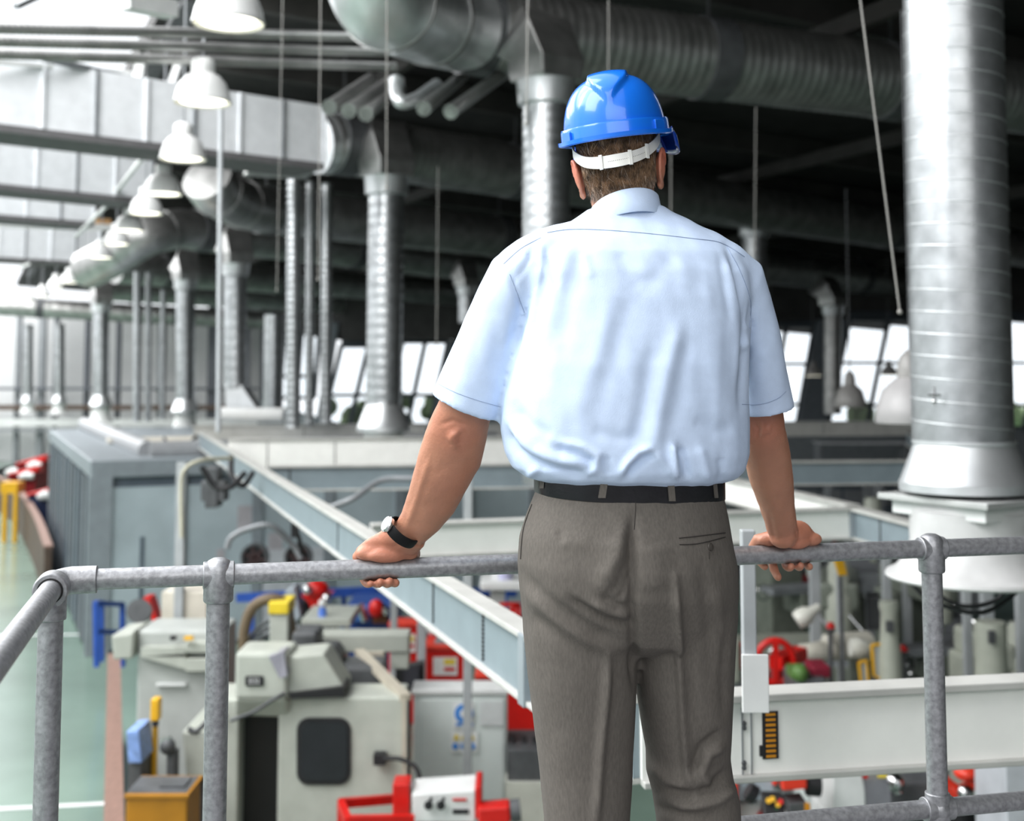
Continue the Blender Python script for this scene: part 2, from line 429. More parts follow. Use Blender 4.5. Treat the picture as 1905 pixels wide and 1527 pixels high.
SHIRT_FOLDS = [
    ([(1010, 448), (1006, 500), (992, 580), (970, 680), (946, 780)], .007, 9), ([(990, 470), (975, 560), (952, 660)], -.006, 14),
    ([(1000, 440), (985, 480), (960, 520)], -.004, 7), ([(950, 510), (968, 560), (978, 600)], -.006, 6),
    ([(905, 560), (925, 620), (930, 700)], -.004, 18), ([(880, 560), (862, 650), (850, 740)], .004, 22),
    ([(1352, 455), (1374, 520), (1390, 600), (1383, 660), (1379, 760)], -.011, 9), ([(1345, 470), (1362, 560), (1372, 640), (1376, 720)], .005, 10),
    ([(1395, 600), (1392, 640), (1380, 655)], .007, 5), ([(1400, 560), (1398, 610), (1385, 640)], -.006, 5), ([(1420, 640), (1425, 700), (1430, 760)], .003, 16),
    ([(1062, 445), (1030, 560), (1005, 660)], .005, 18), ([(1085, 460), (1060, 560), (1045, 640)], -.004, 18),
    ([(1150, 465), (1170, 510), (1195, 535)], -.0022, 16), ([(1195, 535), (1225, 510), (1255, 470)], -.0022, 16), ([(1200, 520), (1205, 490), (1210, 455)], .002, 18),
    ([(1265, 600), (1240, 700), (1222, 800), (1215, 850)], .006, 16), ([(1285, 620), (1262, 720), (1250, 800)], -.004, 16), ([(1215, 640), (1196, 760), (1180, 830)], -.005, 16),
    ([(1140, 560), (1105, 680), (1070, 790)], .0035, 22), ([(1180, 540), (1150, 640), (1120, 740)], -.0035, 22), ([(1320, 560), (1335, 680), (1345, 800)], .004, 22),
    ([(1340, 470), (1350, 540), (1362, 600)], -.004, 8), ([(1355, 480), (1368, 540), (1380, 590)], .004, 6),
    ([(934, 792), (962, 838), (1010, 866), (1060, 878), (1095, 884)], -.012, 11), ([(950, 790), (990, 838), (1040, 858), (1095, 862)], .010, 13),
    ([(1030, 832), (1062, 842), (1098, 858), (1104, 872)], -.010, 7), ([(1045, 822), (1085, 832), (1112, 848), (1108, 872), (1090, 886)], .008, 7),
    ([(1208, 834), (1186, 842), (1166, 862), (1152, 884)], .010, 7), ([(1218, 842), (1196, 854), (1178, 872), (1168, 888)], -.010, 7), ([(1196, 832), (1222, 846), (1242, 868), (1250, 886)], .007, 7),
    ([(1250, 825), (1254, 856), (1258, 890)], .010, 7), ([(1266, 830), (1276, 862), (1282, 892)], -.011, 8), ([(1300, 830), (1310, 862), (1318, 895)], .006, 10), ([(1340, 850), (1345, 875), (1340, 900)], -.006, 9),
    ([(1128, 848), (1130, 868), (1132, 886)], -.007, 8), ([(1000, 870), (985, 884), (975, 892)], .006, 7), ([(1012, 455), (1030, 500), (1036, 540)], -.004, 7), ([(1085, 470), (1100, 520)], .003, 9), ([(960, 760), (985, 790), (1030, 812)], -.005, 12), ([(1100, 800), (1150, 815), (1190, 812)], -.004, 12), ([(1290, 780), (1330, 800), (1365, 795)], -.004, 12)]
fold(sme, SHIRT_FOLDS)
shirt_m = M('shirt_cotton', (.60, .715, .90), rough=.75, var=.025, scale=40, bump=.10, bscale=420)
shirt = link_mesh('shirt', sme, shirt_m, man)
shirt['label'] = 'pale blue short sleeved shirt'
SB = BVHTree.FromPolygons([v.co + ORG[man.name] for v in sme.vertices], [p.vertices for p in sme.polygons])
def on_surface(bvh, pts, lift=.0006, step=5):
    out = []
    for (x0, y0), (x1, y1) in zip(pts[:-1], pts[1:]):
        n = max(2, int(math.hypot(x1 - x0, y1 - y0) / step))
        for k in range(n):
            out.append((x0 + (x1 - x0) * k / n, y0 + (y1 - y0) * k / n))
    out.append(pts[-1]); res = []
    for p in out:
        h = bvh.ray_cast(EYE, ray(*p).normalized())
        if h[0] is not None: res.append(h[0] + h[1] * lift)
    return res
seam_m = M('shirt_seam', (.34, .42, .58), rough=.8)
def spline(pts, n=6):
    out = []
    P = [pts[0]] + list(pts) + [pts[-1]]
    for i in range(1, len(P) - 2):
        for k in range(n):
            t = k / n; a, b, c, d = [np.array(P[i + j], float) for j in (-1, 0, 1, 2)]
            out.append(tuple(.5 * ((2 * b) + (c - a) * t + (2 * a - 5 * b + 4 * c - d) * t * t + (3 * b - a - 3 * c + d) * t ** 3)))
    out.append(tuple(pts[-1])); return out
for nm, pts, r in [('yoke_seam', [(1018, 433), (1060, 427), (1121, 428), (1200, 434), (1290, 444), (1341, 452), (1385, 478)], .0007), ('shoulder_seam', [(937, 491), (970, 462), (1007, 442)], .0006),
                   ('armhole_seam', [(948, 510), (962, 545), (976, 582)], .0006), ('armhole_seam', [(1352, 460), (1375, 500), (1396, 560), (1394, 610)], .0006),
                   ('hem_stitch', [(812, 712), (848, 730), (890, 745), (932, 757)], .0005), ('hem_stitch', [(1380, 752), (1415, 752), (1445, 742), (1462, 728)], .0005)]:
    p = on_surface(SB, spline(pts))
    if len(p) > 2: MB().tube(p, r, 6).build(nm, seam_m, shirt, smooth=60)
# collar: a stand and a folded leaf round the neck
col = MB()
def coll(y, xl, xr, b, dy, tilt): 
    L, Rr = bp(xl, y, dy), bp(xr, y, dy); c = (L + Rr) / 2
    return sring(c, (Rr - L) / 2, (E2 * b - E3 * tilt), 48, 2.0)
def collar_ring(rx, ry, z, back, roll=.02):
    c = bp(1162, 398, .075); out = []
    for j in range(64):
        q = 2 * math.pi * j / 64
        lx, ly = rx * math.cos(q), ry * math.sin(q)
        zz = z - back * (ly / ry) * .5 + lx * .10
        out.append(c + E1 * lx + E2 * ly + E3 * zz)
    return out
rings = [collar_ring(.066, .062, -.03, .04), collar_ring(.066, .062, .017, .05), collar_ring(.0685, .0655, .021, .05), collar_ring(.072, .070, .018, .05), collar_ring(.0765, .076, -.006, .05), collar_ring(.082, .083, -.027, .05), collar_ring(.081, .082, -.030, .05), collar_ring(.074, .072, -.02, .05)]
col.loft(rings, caps=False); col.f += [(7 * 64 + j, 7 * 64 + (j + 1) % 64, (j + 1) % 64, j) for j in range(64)]
col.build('collar', shirt_m, shirt, smooth=70)

# ---------------------------------------------------------------- trousers
tr = MB()
rows_loft(tr, [(893, 1006, 1333, .112, 0), (906, 1003, 1336, .115, 0), (930, 995, 1341, .125, 0), (960, 983, 1347, .134, 0), (1000, 970, 1353, .143, -.004), (1050, 967, 1362, .148, -.008), (1100, 970, 1363, .146, -.008), (1150, 974, 1359, .13, 0), (1185, 985, 1350, .112, 0), (1212, 1120, 1242, .06, 0)], 2.3)
def leg(rows, e=2.2):
    tr.loft([sring((bp(a, y, dy) + bp(b, y, dy)) / 2, (bp(b, y, dy) - bp(a, y, dy)) / 2, E2 * d, 40, e) for y, a, b, d, dy in rows])
leg([(1090, 985, 1160, .10, 0), (1130, 974, 1180, .115, 0), (1180, 976, 1182, .108, 0), (1265, 985, 1180, .1, .0), (1340, 995, 1177, .094, .005), (1430, 1005, 1172, .088, .01), (1527, 1015, 1166, .085, .01), (1700, 1030, 1158, .078, 0), (1868, 1036, 1152, .075, -.01)])
leg([(1090, 1200, 1345, .10, 0), (1130, 1175, 1362, .115, 0), (1180, 1180, 1360, .108, 0), (1265, 1184, 1358, .1, .01), (1340, 1196, 1354, .094, .02), (1400, 1207, 1350, .09, .03), (1440, 1208, 1355, .09, .03), (1480, 1219, 1367, .089, .028), (1527, 1226, 1371, .086, .022), (1700, 1238, 1366, .08, 0), (1868, 1244, 1358, .076, -.01)])
tme = remesh(tr, .0052, 5, .5)
wrinkle(tme, .003, 8, 5.5, (1, 1, .5)); wrinkle(tme, .0012, 26, 2.2, (1, 1, .5))
fold(tme, [
    ([(1178, 960), (1178, 1020), (1178, 1080), (1178, 1170), (1181, 1280)], -.015, 9), ([(1150, 1000), (1140, 1060), (1120, 1110)], .008, 26), ([(1215, 1010), (1225, 1100)], .006, 26),
    ([(1178, 1166), (1130, 1154), (1090, 1134), (1058, 1112)], -.012, 8), ([(1176, 1130), (1150, 1126), (1118, 1108)], -.007, 7), ([(1176, 1148), (1140, 1140), (1100, 1122)], .007, 7),
    ([(975, 1070), (1000, 1105), (1050, 1140), (1110, 1178), (1150, 1190)], -.008, 14), ([(978, 1092), (1025, 1145), (1090, 1190), (1160, 1215)], .008, 13), ([(990, 1140), (1050, 1190), (1120, 1230)], -.005, 14),
    ([(1172, 985), (1168, 1040), (1150, 1085), (1130, 1105)], -.007, 9), ([(1160, 975), (1150, 1030), (1120, 1080)], .004, 12), ([(1172, 1060), (1160, 1100), (1148, 1112)], -.006, 6),
    ([(1132, 1215), (1126, 1300), (1117, 1400), (1108, 1540)], .013, 8), ([(1256, 1070), (1262, 1180), (1270, 1320), (1280, 1460)], .014, 7), ([(1275, 1100), (1283, 1200), (1290, 1330)], -.004, 10),
    ([(1040, 985), (1046, 1010)], -.004, 7), ([(1020, 985), (1050, 1005), (1100, 1010)], .003, 14),
    ([(1372, 1462), (1335, 1490), (1290, 1500), (1250, 1496)], .011, 9), ([(1358, 1430), (1325, 1466), (1285, 1480), (1232, 1470)], -.013, 10), ([(1350, 1385), (1318, 1402), (1304, 1440), (1325, 1468)], .011, 9),
    ([(1345, 1360), (1305, 1390), (1290, 1435)], -.010, 9), ([(1280, 1440), (1300, 1470), (1290, 1490)], .006, 8), ([(1212, 1425), (1240, 1450), (1276, 1466)], .007, 9), ([(1222, 1500), (1270, 1516), (1340, 1520)], -.008, 9),
    ([(1352, 1180), (1345, 1260), (1348, 1340)], -.005, 9), ([(1335, 1090), (1340, 1180)], .004, 12), ([(1305, 1050), (1318, 1140), (1322, 1260)], -.004, 12)])
trouser_m = M('trouser_wool', (.136, .123, .108), rough=.85, var=.10, scale=260, bump=.12, bscale=500, stretch=(1, 1, .25))
trousers = link_mesh('trousers', tme, trouser_m, man)
trousers['label'] = 'grey brown wool trousers'
TB = BVHTree.FromPolygons([v.co + ORG[man.name] for v in tme.vertices], [p.vertices for p in tme.polygons])
dk = M('trouser_dark_thread', (.045, .04, .036), rough=.9)  # dark thread for seams and pocket edges
for nm, pts, r in [('pocket_welt', [(1263, 1001), (1300, 997), (1349, 991)], .0010), ('pocket_welt', [(1264, 1013), (1300, 1011), (1349, 999)], .0010), ('side_pocket_seam', [(990, 938), (974, 985), (969, 1040)], .0012),
                   ('waistband_seam', [(1012, 910), (1060, 914), (1120, 921), (1180, 927), (1245, 930), (1325, 923)], .0008), ('seat_seam', [(1182, 922), (1182, 950), (1180, 985)], .0006), ('pocket_dart', [(1319, 1026), (1319, 1040)], .0006)]:
    p = on_surface(TB, spline(pts))
    if len(p) > 2: MB().tube(p, r, 6).build(nm, dk, trousers, smooth=60)
h = TB.ray_cast(EYE, ray(1321, 1017).normalized())
nb = h[1]
MB().lathe(h[0], [(0, .0045), (.0035, .0045), (.0055, .0034), (.0068, .0036), (.0075, .002), (.0075, -.001), (0, -.001)], 20, nb).build('button', M('horn_button', (.09, .08, .07), rough=.4), trousers)
# belt
bl = MB()
def beltring(dy_px, grow):
    out = []
    for j in range(72):
        q = 2 * math.pi * j / 72; cs, sn = math.cos(q), math.sin(q)
        lx = math.copysign(abs(cs) ** (2 / 2.3), cs); ly = math.copysign(abs(sn) ** (2 / 2.3), sn)
        bow = 7 * (-ly if ly < 0 else 0)             # hangs lower at the back
        y = 890 + 8 * (lx * .5 + .5) + bow * .9 + dy_px
        c = (bp(1003, 898) + bp(1335, 898)) / 2; a = (bp(1335, 898) - bp(1003, 898)) / 2
        p = c + a * lx * (1 + grow) + E2 * ly * (.117 + grow * .17)
        p.z += (898 - y) / F * 2.45
        out.append(p)
    return out
bl.loft([beltring(-12, .018), beltring(-11, .034), beltring(24, .034), beltring(26, .03), beltring(26, .012)], caps=False)
bl.build('belt', M('black_leather', (.014, .014, .017), rough=.32, var=.2, scale=30, bump=.08, bscale=150), man, smooth=40)
BB = BVHTree.FromPolygons([v for v in bl.v], [f for f in bl.f])
for (x, y0, y1, w, sk) in [(1126, 879, 926, 13, -7), (1246, 884, 932, 12, 4), (1009, 882, 908, 7, -2), (1329, 897, 926, 7, 3)]:
    lp = MB(); rg = []
    for k in range(9):
        f = k / 8; y = y0 + (y1 - y0) * f; ends = []
        for e_ in (-.5, .5):
            px_ = x + sk * f + w * e_; rr_ = ray(px_, y).normalized()
            hs = [h_ for h_ in (BB.ray_cast(EYE, rr_), TB.ray_cast(EYE, rr_)) if h_[0] is not None]
            if hs: ends.append(EYE + rr_ * min(h_[3] for h_ in hs))
        if len(ends) == 2: rg.append(ends)
    if len(rg) < 3: continue
    lp.loft([[a_ - E2 * .0003, b_ - E2 * .0003, b_ - E2 * .0035, a_ - E2 * .0035] for a_, b_ in rg])
    lp.build('belt_loop', trouser_m, trousers, smooth=30)
# shoes
for fx in (1094, 1302):
    a = bp(fx, 1850, 0); a.z = DECK
    s = MB()
    s.loft([sring(a + E2 * d + E3 * z, E1 * w, E3 * h_, 24, 2.4) for d, z, w, h_ in ((-.085, .03, .02, .028), (-.07, .045, .036, .045), (0, .055, .042, .055), (.06, .045, .047, .045), (.13, .033, .048, .032), (.19, .027, .038, .025), (.215, .022, .015, .016))])
    s.build('shoe', M('shoe_leather', (.02, .016, .013), rough=.35), man, smooth=60)

# ---------------------------------------------------------------- hair: a cap of short strands over the back of the head
hair_m = M('hair_brown', (.25, .155, .09), rough=.45, var=.45, scale=60)
def hair_nodes(m):
    nt = m.node_tree; b = nt.nodes['Principled BSDF']
    a = nt.nodes.new('ShaderNodeAttribute'); a.attribute_name = 'grey'
    mx = nt.nodes.new('ShaderNodeMix'); mx.data_type = 'RGBA'; mx.inputs['B'].default_value = (.66, .58, .52, 1)
    l = b.inputs['Base Color'].links[0]; nt.links.new(l.from_socket, mx.inputs['A'])
    nt.links.new(a.outputs['Fac'], mx.inputs['Factor']); nt.links.new(mx.outputs['Result'], b.inputs['Base Color'])
hair_nodes(hair_m)
def scalp(az, z, off):
    # az 0 = back of the head, positive to the right
    zz = max(-1, min(1, (z - .008) / .112)); cr = math.sqrt(max(0.02, 1 - zz * zz))
    if z < .0: cr = max(cr, .93 - max(0, -z - .07) * 1.5)
    return V(((.077 * cr + off) * math.sin(az), -.008 - (.098 * cr + off) * math.cos(az) + max(0, -z - .05) * .35, z))
def hairline(az):                                            # lowest z of the hair at an azimuth
    a = abs(az)
    return -.124 + .075 * max(0, (a - R(42)) / R(38)) if a < R(95) else -.02
cap = MB(); nA, nZ = 64, 14
grid = []
for i in range(nA + 1):
    az = R(-105 + 210 * i / nA); lo = hairline(az) + .008
    grid.append([scalp(az, .06 + (lo - .06) * j / nZ, .004 * math.sin(math.pi * min(1, j / nZ * .9 + .1))) for j in range(nZ + 1)])
vs = [hp(*p) for col_ in grid for p in col_]
cap.add(vs, [(i * (nZ + 1) + j, (i + 1) * (nZ + 1) + j, (i + 1) * (nZ + 1) + j + 1, i * (nZ + 1) + j + 1) for i in range(nA) for j in range(nZ)])
greys = []
for v in vs: greys.append(.0)
for k in range(5200):
    az = R(random.uniform(-104, 104)); lo = hairline(az)
    z0 = lo + abs(random.gauss(0, 1)) * .05 if random.random() < .5 else random.uniform(lo, .055)
    z0 = min(z0, .06)
    ln = random.uniform(.018, .042); drift = random.gauss(.06, .24) - .12 * (az / 1.8)
    pts = []; lift = random.uniform(.003, .009)
    for j in range(5):
        f = j / 4
        p = scalp(az + drift * f * .6 + .04 * math.sin(k + 3 * f), max(z0 - ln * f, lo - .014 - .006 * (k % 5) / 5), .003 + lift * f ** .8 * (1 - .45 * f))
        pts.append(hp(*p))
    r = random.uniform(.0005, .0011)
    n0 = len(cap.v)
    cap.tube(pts, [r, r * 1.1, r, r * .7, r * .25], 3, caps=False)
    g = max(0, min(1, (-.088 - z0) / .03)) * random.uniform(.3, 1) + (random.random() < .10) * .35
    side = max(0, (abs(az) - R(40)) / R(35)); g = min(1, g + side * max(0, (-.06 - z0) / .03) * .6)
    greys += [g] * (len(cap.v) - n0)
ho = cap.build('hair', hair_m, man, smooth=60)
a_ = ho.data.attributes.new('grey', 'FLOAT', 'POINT'); a_.data.foreach_set('value', greys)
ho['label'] = 'short brown hair greying at the nape'

# ---------------------------------------------------------------- helmet
def sm(a, b, x):
    t = max(0, min(1, (x - a) / (b - a))); return t * t * (3 - 2 * t)
HX = HM @ Matrix.Rotation(R(-9), 3, 'X').inverted()
HX = HM @ Matrix.Rotation(R(10), 3, 'X')
def hq(x, y, z): return HC + HX @ V((x, y, z))
HZ = .024                                                    # rim height in the head's own frame
def dome(az, el):
    c = math.cos(el) ** .70; s = math.sin(el) ** .94
    p = V((.108 * c * math.sin(az), .006 - .130 * c * math.cos(az), HZ + .126 * s))
    w = .008 + .034 * sm(R(24), R(62), el)
    k = sm(w + .002, w - .006, abs(p.x)) * sm(R(20), R(44), el)
    n = V((p.x / .108 ** 2, (p.y - .006) / .13 ** 2, (p.z - HZ) / .126 ** 2)).normalized()
    return p + n * (.009 * k) * (.55 + .45 * sm(.03, .05, abs(p.y) + .04))
hel = MB(); nA, nE = 120, 44
rings = []
for e in range(nE + 1):
    el = R(90) * (e / nE) * .995
    rings.append([hq(*dome(2 * math.pi * a / nA, el)) for a in range(nA)])
hel.loft(rings[::1], caps=False)
hel.f.append(tuple(nE * nA + j for j in range(nA)))
blue = M('helmet_blue', (.012, .19, .80), rough=.22, var=.03, scale=5, coat=.5)
def band(az, rx, ry, z):
    f = max(0, -math.cos(az))                                # 1 at the front
    return hq(rx * math.sin(az), .006 - ry * math.cos(az), z)
rng_ = [2 * math.pi * a / nA for a in range(nA)]
def lift(az):                                                # the band climbs over the ears towards the front
    return .006 * sm(R(60), R(100), abs((az + math.pi) % (2 * math.pi) - math.pi))
prof = [(.106, .128, .020), (.1125, .1345, .019), (.1145, .1365, .014), (.1150, .137, -.006), (.1160, .138, -.009), (.1205, .1425, -.010), (.1215, .1435, -.006), (.1225, .1445, -.006), (.1225, .1445, -.014), (.119, .141, -.0165), (.106, .128, -.014)]
hb = MB(); hb.loft([[band(a, rx, ry, HZ + z + lift(a)) for a in rng_] for rx, ry, z in prof], caps=False)
hel_o = hel.build('helmet', blue, man, smooth=50)
hel_o['label'] = 'blue safety helmet'
sol = hel_o.modifiers.new('thick', 'SOLIDIFY'); sol.thickness = .0025; sol.offset = -1
hb.build('rim_band', blue, hel_o, smooth=35)
# side slot lug on the right and left of the band
for s in (-1, 1):
    az = R(s * 55); lg = MB()
    lg.loft([[band(az + d, .1150 + o, .137 + o, HZ + z + lift(az)) for d, z in ((-.13, -.008), (.13, -.008), (.13, .010), (.10, .0135), (-.13, .0135))] for o in (-.002, .004, .0052)])
    lg.build('accessory_slot', blue, hel_o, smooth=30, bevel=.001)
pk = MB(); P = []
for i in range(33):
    az = R(180 - 52 + 104 * i / 32); e = math.sin(math.pi * i / 32) ** .6
    col_ = []
    for j in range(6):
        f = j / 5
        col_.append((.117 + .014 * f * (1 - e) + .004 * e * f, .139 + .055 * e * f, HZ - .012 + lift(az) - (.030 * (1 - e) + .016 * e) * f ** 1.2 - .012 * f * (1 - abs(i - 16) / 16 * .2)))
    P.append([band(az, *c) for c in col_])
pk.add([p for c in P for p in c], [(i * 6 + j, (i + 1) * 6 + j, (i + 1) * 6 + j + 1, i * 6 + j + 1) for i in range(32) for j in range(5)])
po = pk.build('peak', M('peak_blue', (.008, .06, .42), rough=.15, coat=.6), hel_o, smooth=60)
po['label'] = 'darker blue front peak'
sol = po.modifiers.new('thick', 'SOLIDIFY'); sol.thickness = .004; sol.offset = 0
ss = MB(); P = []
for i in range(17):
    az = R(98 + 50 * i / 16); f0 = math.sin(math.pi * min(1, (i + 3) / 19)) ** .5
    P.append([band(az, .120 + .016 * math.sin(math.pi * i / 16) ** .5 * min(1, j / 2) + .004 * j / 5, .142 + .016 * min(1, j / 2), HZ + .004 - (.058 * f0) * j / 5) for j in range(6)])
ss.add([p for c in P for p in c], [(i * 6 + j, (i + 1) * 6 + j, (i + 1) * 6 + j + 1, i * 6 + j + 1) for i in range(16) for j in range(5)])
so_ = ss.build('side_shield', M('shield_blue', (.010, .06, .36), rough=.12, coat=.6), hel_o, smooth=60)
so_['label'] = 'dark blue side shield hanging from the helmet rim'
sl = so_.modifiers.new('thick', 'SOLIDIFY'); sl.thickness = .003; sl.offset = 0
# nape strap
st = MB(); ringsA = []
N = 60
def strapc(i):
    az = R(-98 + 196 * i / N); a = az / R(98)
    z = -.058 + .082 * abs(a) ** 2.2 + .006 * a
    return az, z
wd = .0135
for i in range(N + 1):
    az, z = strapc(i)
    up = V((0, 0, 1))
    q = scalp(az, max(z, -.05), .014); q2 = scalp(az, max(z, -.05), .0165)
    tw = .0135 - .003 * abs(az) / R(98)
    ringsA.append([hp(q.x, q.y - .001, z - tw), hp(q2.x, q2.y - .001, z - tw), hp(q2.x, q2.y, z + tw), hp(q.x, q.y, z + tw)])
st.loft(ringsA)
so = st.build('nape_strap', M('white_plastic', (.74, .74, .70), rough=.4, var=.04), hel_o, smooth=30)
so['label'] = 'white plastic nape strap'
for i in (36, 24, 44):
    az, z = strapc(i); q = scalp(az, max(z, -.05), .0185)
    rz_ = HM @ Matrix.Rotation(az, 3, 'Z')
    MB().box(hp(q.x, q.y, z), (.008, .003, .031), rot=rz_).build('strap_clip', M('white_plastic', (.74, .74, .70)), so, smooth=30, bevel=.0008)
for i in range(26, 46):
    pass
dots = MB()
for i in np.arange(27, 43, .75):
    az, z = strapc(i); q = scalp(az, max(z, -.05), .0167)
    dots.ball(hp(q.x, q.y, z), .0009, None, 6, 4)
dots.build('adjustment_holes', M('strap_hole', (.12, .12, .12)), so)

# ---------------------------------------------------------------- watch
wc = bp(749, 990, .228); wax = (bp(756, 998, .24) - bp(782, 968, .22)); wax.normalize()
wx = (E1 - wax * E1.dot(wax)).normalized(); wy = wax.cross(wx)
wt = MB()
def wring(s, o): return [wc + wax * s + wx * (.0345 + o) * math.cos(q) + wy * (.031 + o) * math.sin(q) for q in [2 * math.pi * j / 48 for j in range(48)]]
wt.loft([wring(-.011, .0), wring(-.011, .0028), wring(-.0085, .0036), wring(.0085, .0036), wring(.011, .0028), wring(.011, 0)], caps=False)
wo = wt.build('watch_strap', M('watch_black', (.008, .008, .009), rough=.5, bump=.05, spec=.3), man, smooth=35)
wo['label'] = 'black wrist watch strap'
tops = max([2 * math.pi * j / 48 for j in range(48)], key=lambda q: (wx * math.cos(q) + wy * math.sin(q)).dot(-E1 * .85 - E2 * .25 + E3 * .45))
dn = (wx * math.cos(tops) + wy * math.sin(tops)).normalized(); dc = wc + dn * .036
MB().lathe(dc, [(0, -.002), (.016, -.002), (.018, .001), (.018, .006), (.0155, .009), (0, .0092)], 32, dn).build('watch_case', M('steel', (.72, .72, .72), rough=.15, metal=1), wo, smooth=35)
MB().box(wc + (wx * .75 + wy * -.66).normalized() * .0355 , (.004, .004, .016), rot=Matrix((wx, wy, wax)).transposed()).build('buckle', M('steel', (.72, .72, .72), rough=.15, metal=1), wo, smooth=30, bevel=.001)
# ================================================================= guard rail and platform
galv = M('galvanised_tube', (.40, .405, .42), rough=.46, metal=.7, var=.17, scale=85, bump=.07, bscale=260)
gr = thing('guard_rail', 'grey galvanised tube guard rail the helmeted person leans on', 'railing', rail(0) + E3 * (DECK - ZR))
tc, t2, t3, t4 = T(150), T(415), T(1722), T(1722) + 1.64
rr = .0212
ZM = bp(1722, 1505, .292).z
MB().cyl(rail(tc), rail(t4), rr, n=32).build('top_rail', galv, gr)
MB().cyl(rail(tc) + E3 * (ZM - ZR), rail(t4) + E3 * (ZM - ZR), rr, n=32).build('mid_rail', galv, gr)
CN = rail(tc) - E2 * .06 - E1 * .035 - E3 * .006               # corner post, just in front of the corner
MB().cyl(CN + E2 * .05, CN - E2 * 2.2, rr, n=32).build('side_rail', galv, gr)
MB().cyl(CN + E3 * (ZM - ZR) + E2 * .03, CN + E3 * (ZM - ZR) - E2 * 2.2, rr, n=32).build('side_mid_rail', galv, gr)
def post(p, top):
    MB().cyl(V((p.x, p.y, DECK + .01)), V((p.x, p.y, top)), rr * 1.12, n=32).build('post', galv, gr)
    MB().lathe(V((p.x, p.y, DECK)), [(0, 0), (.06, 0), (.06, .008), (.034, .012), (.03, .05), (.026, .052)], 32).build('base_flange', galv, gr, smooth=40)
def tee(p):
    f = MB()
    f.lathe(p, [(.0001, .036), (.012, .0345), (.022, .029), (.0285, .018), (.0305, .004), (.0305, -.05), (.0285, -.055), (.024, -.056)], 36)
    f.cyl(p - E1 * .0315, p + E1 * .0315, .0275, n=32)
    f.build('tee_fitting', galv, gr, smooth=60, bevel=.002)
for t in (t2, t3, t4):
    post(rail(t), ZR); tee(rail(t))
def cross(p):
    f = MB(); f.cyl(p - E3 * .036, p + E3 * .036, .0285, n=32); f.cyl(p - E1 * .036, p + E1 * .036, .0275, n=32); f.ball(p, .0315)
    f.build('cross_fitting', galv, gr, smooth=50, bevel=.002)
for t in (t2, t3, t4): cross(rail(t) + E3 * (ZM - ZR))
post(CN, CN.z); cross(CN + E3 * (ZM - ZR))
f = MB(); f.cyl(CN - E2 * .026, CN + E2 * .026, .0335, n=40); f.cyl(CN, CN - E3 * .06, .029, n=32)
f.build('corner_tee', galv, gr, smooth=50, bevel=.003)
f = MB()
pth = [CN + E2 * .028] + [CN + E2 * .028 + E2 * (.032 * math.sin(q)) + E1 * (.032 * (1 - math.cos(q))) + E3 * .006 * q / 1.57 for q in [R(a) for a in (15, 30, 45, 60, 75, 90)]]
pth.append(rail(tc + .045)); f.tube(pth, [.0275] * 8 , 28)
f.build('corner_elbow', galv, gr, smooth=50, bevel=.002)
g = MB()
for s, d in ((1, CN - E2 * .027),):
    g.lathe(d, [(.0212, 0), (.0245, 0), (.0245, -.001), (.0212, -.001)], 32, E2, caps=False)
g.build('socket_gap', M('dark_gap', (.02, .02, .02)), gr)
# deck the man stands on
dk_ = MB()
a = rail(tc - .1) + E2 * .12; b = rail(t4 + .5) + E2 * .12
dk_.prism([V((p.x, p.y, DECK - .09)) for p in (a, b, b - E2 * 6, a - E2 * 6)], V((0, 0, .09)))
struct(dk_.build('floor_platform', M('deck_grey', (.25, .25, .26), rough=.6, bump=.2, bscale=30), smooth=0))
# ================================================================= the hall
def uv(u, v, z=0.0): return UU * u + VV * v + E3 * z
zinc = M('zinc_spiral', (.56, .58, .59), rough=.33, metal=.9, var=.14, scale=7, bump=.05, bscale=40)
zinc_d = M('zinc_dull', (.50, .50, .49), rough=.40, metal=.85, var=.18, scale=4)
zinc_b = M('zinc_bright', (.74, .76, .77), rough=.38, metal=.75, var=.08, scale=5)
white = M('white_paint', (.72, .73, .72), rough=.5, var=.05)
offw = M('machine_cream', (.45, .47, .42), rough=.45, var=.06)
dark = M('black_rubber', (.02, .02, .022), rough=.55)
greyd = M('dark_grey_steel', (.10, .105, .11), rough=.5, var=.2)
greym = M('mid_grey_steel', (.30, .315, .33), rough=.45, metal=.2, var=.1)
wallm = M('wall_panel_grey', (.74, .745, .75), rough=.7, var=.04, scale=1)  # base colour lightened to stand in for haze over the far wall
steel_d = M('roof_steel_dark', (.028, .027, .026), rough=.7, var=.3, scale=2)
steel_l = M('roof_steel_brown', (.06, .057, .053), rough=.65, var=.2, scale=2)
red = M('machine_red', (.60, .012, .008), rough=.35, var=.08)
yellow = M('safety_yellow', (.80, .45, .02), rough=.4, var=.08)
blue_m = M('machine_blue', (.02, .07, .28), rough=.45)
floorm = M('epoxy_floor', (.20, .285, .235), rough=.2, var=.12, scale=.6, spec=.5)
fl = MB(); fl.quad((-60, -15, 0), (70, -15, 0), (70, 95, 0), (-60, 95, 0))
struct(fl.build('floor', floorm, smooth=0))
for k, (a, b) in enumerate([((-60, 1510), (215, 1496)), ((-60, 1183), (165, 1181))]):
    p, q = atz(*a, .004), atz(*b, .004); t = V((0, .09, 0))
    struct(MB().quad(p, q, q + t, p + t).build('trim_%d' % (k + 1), M('line_white', (.8, .82, .82)), smooth=0))
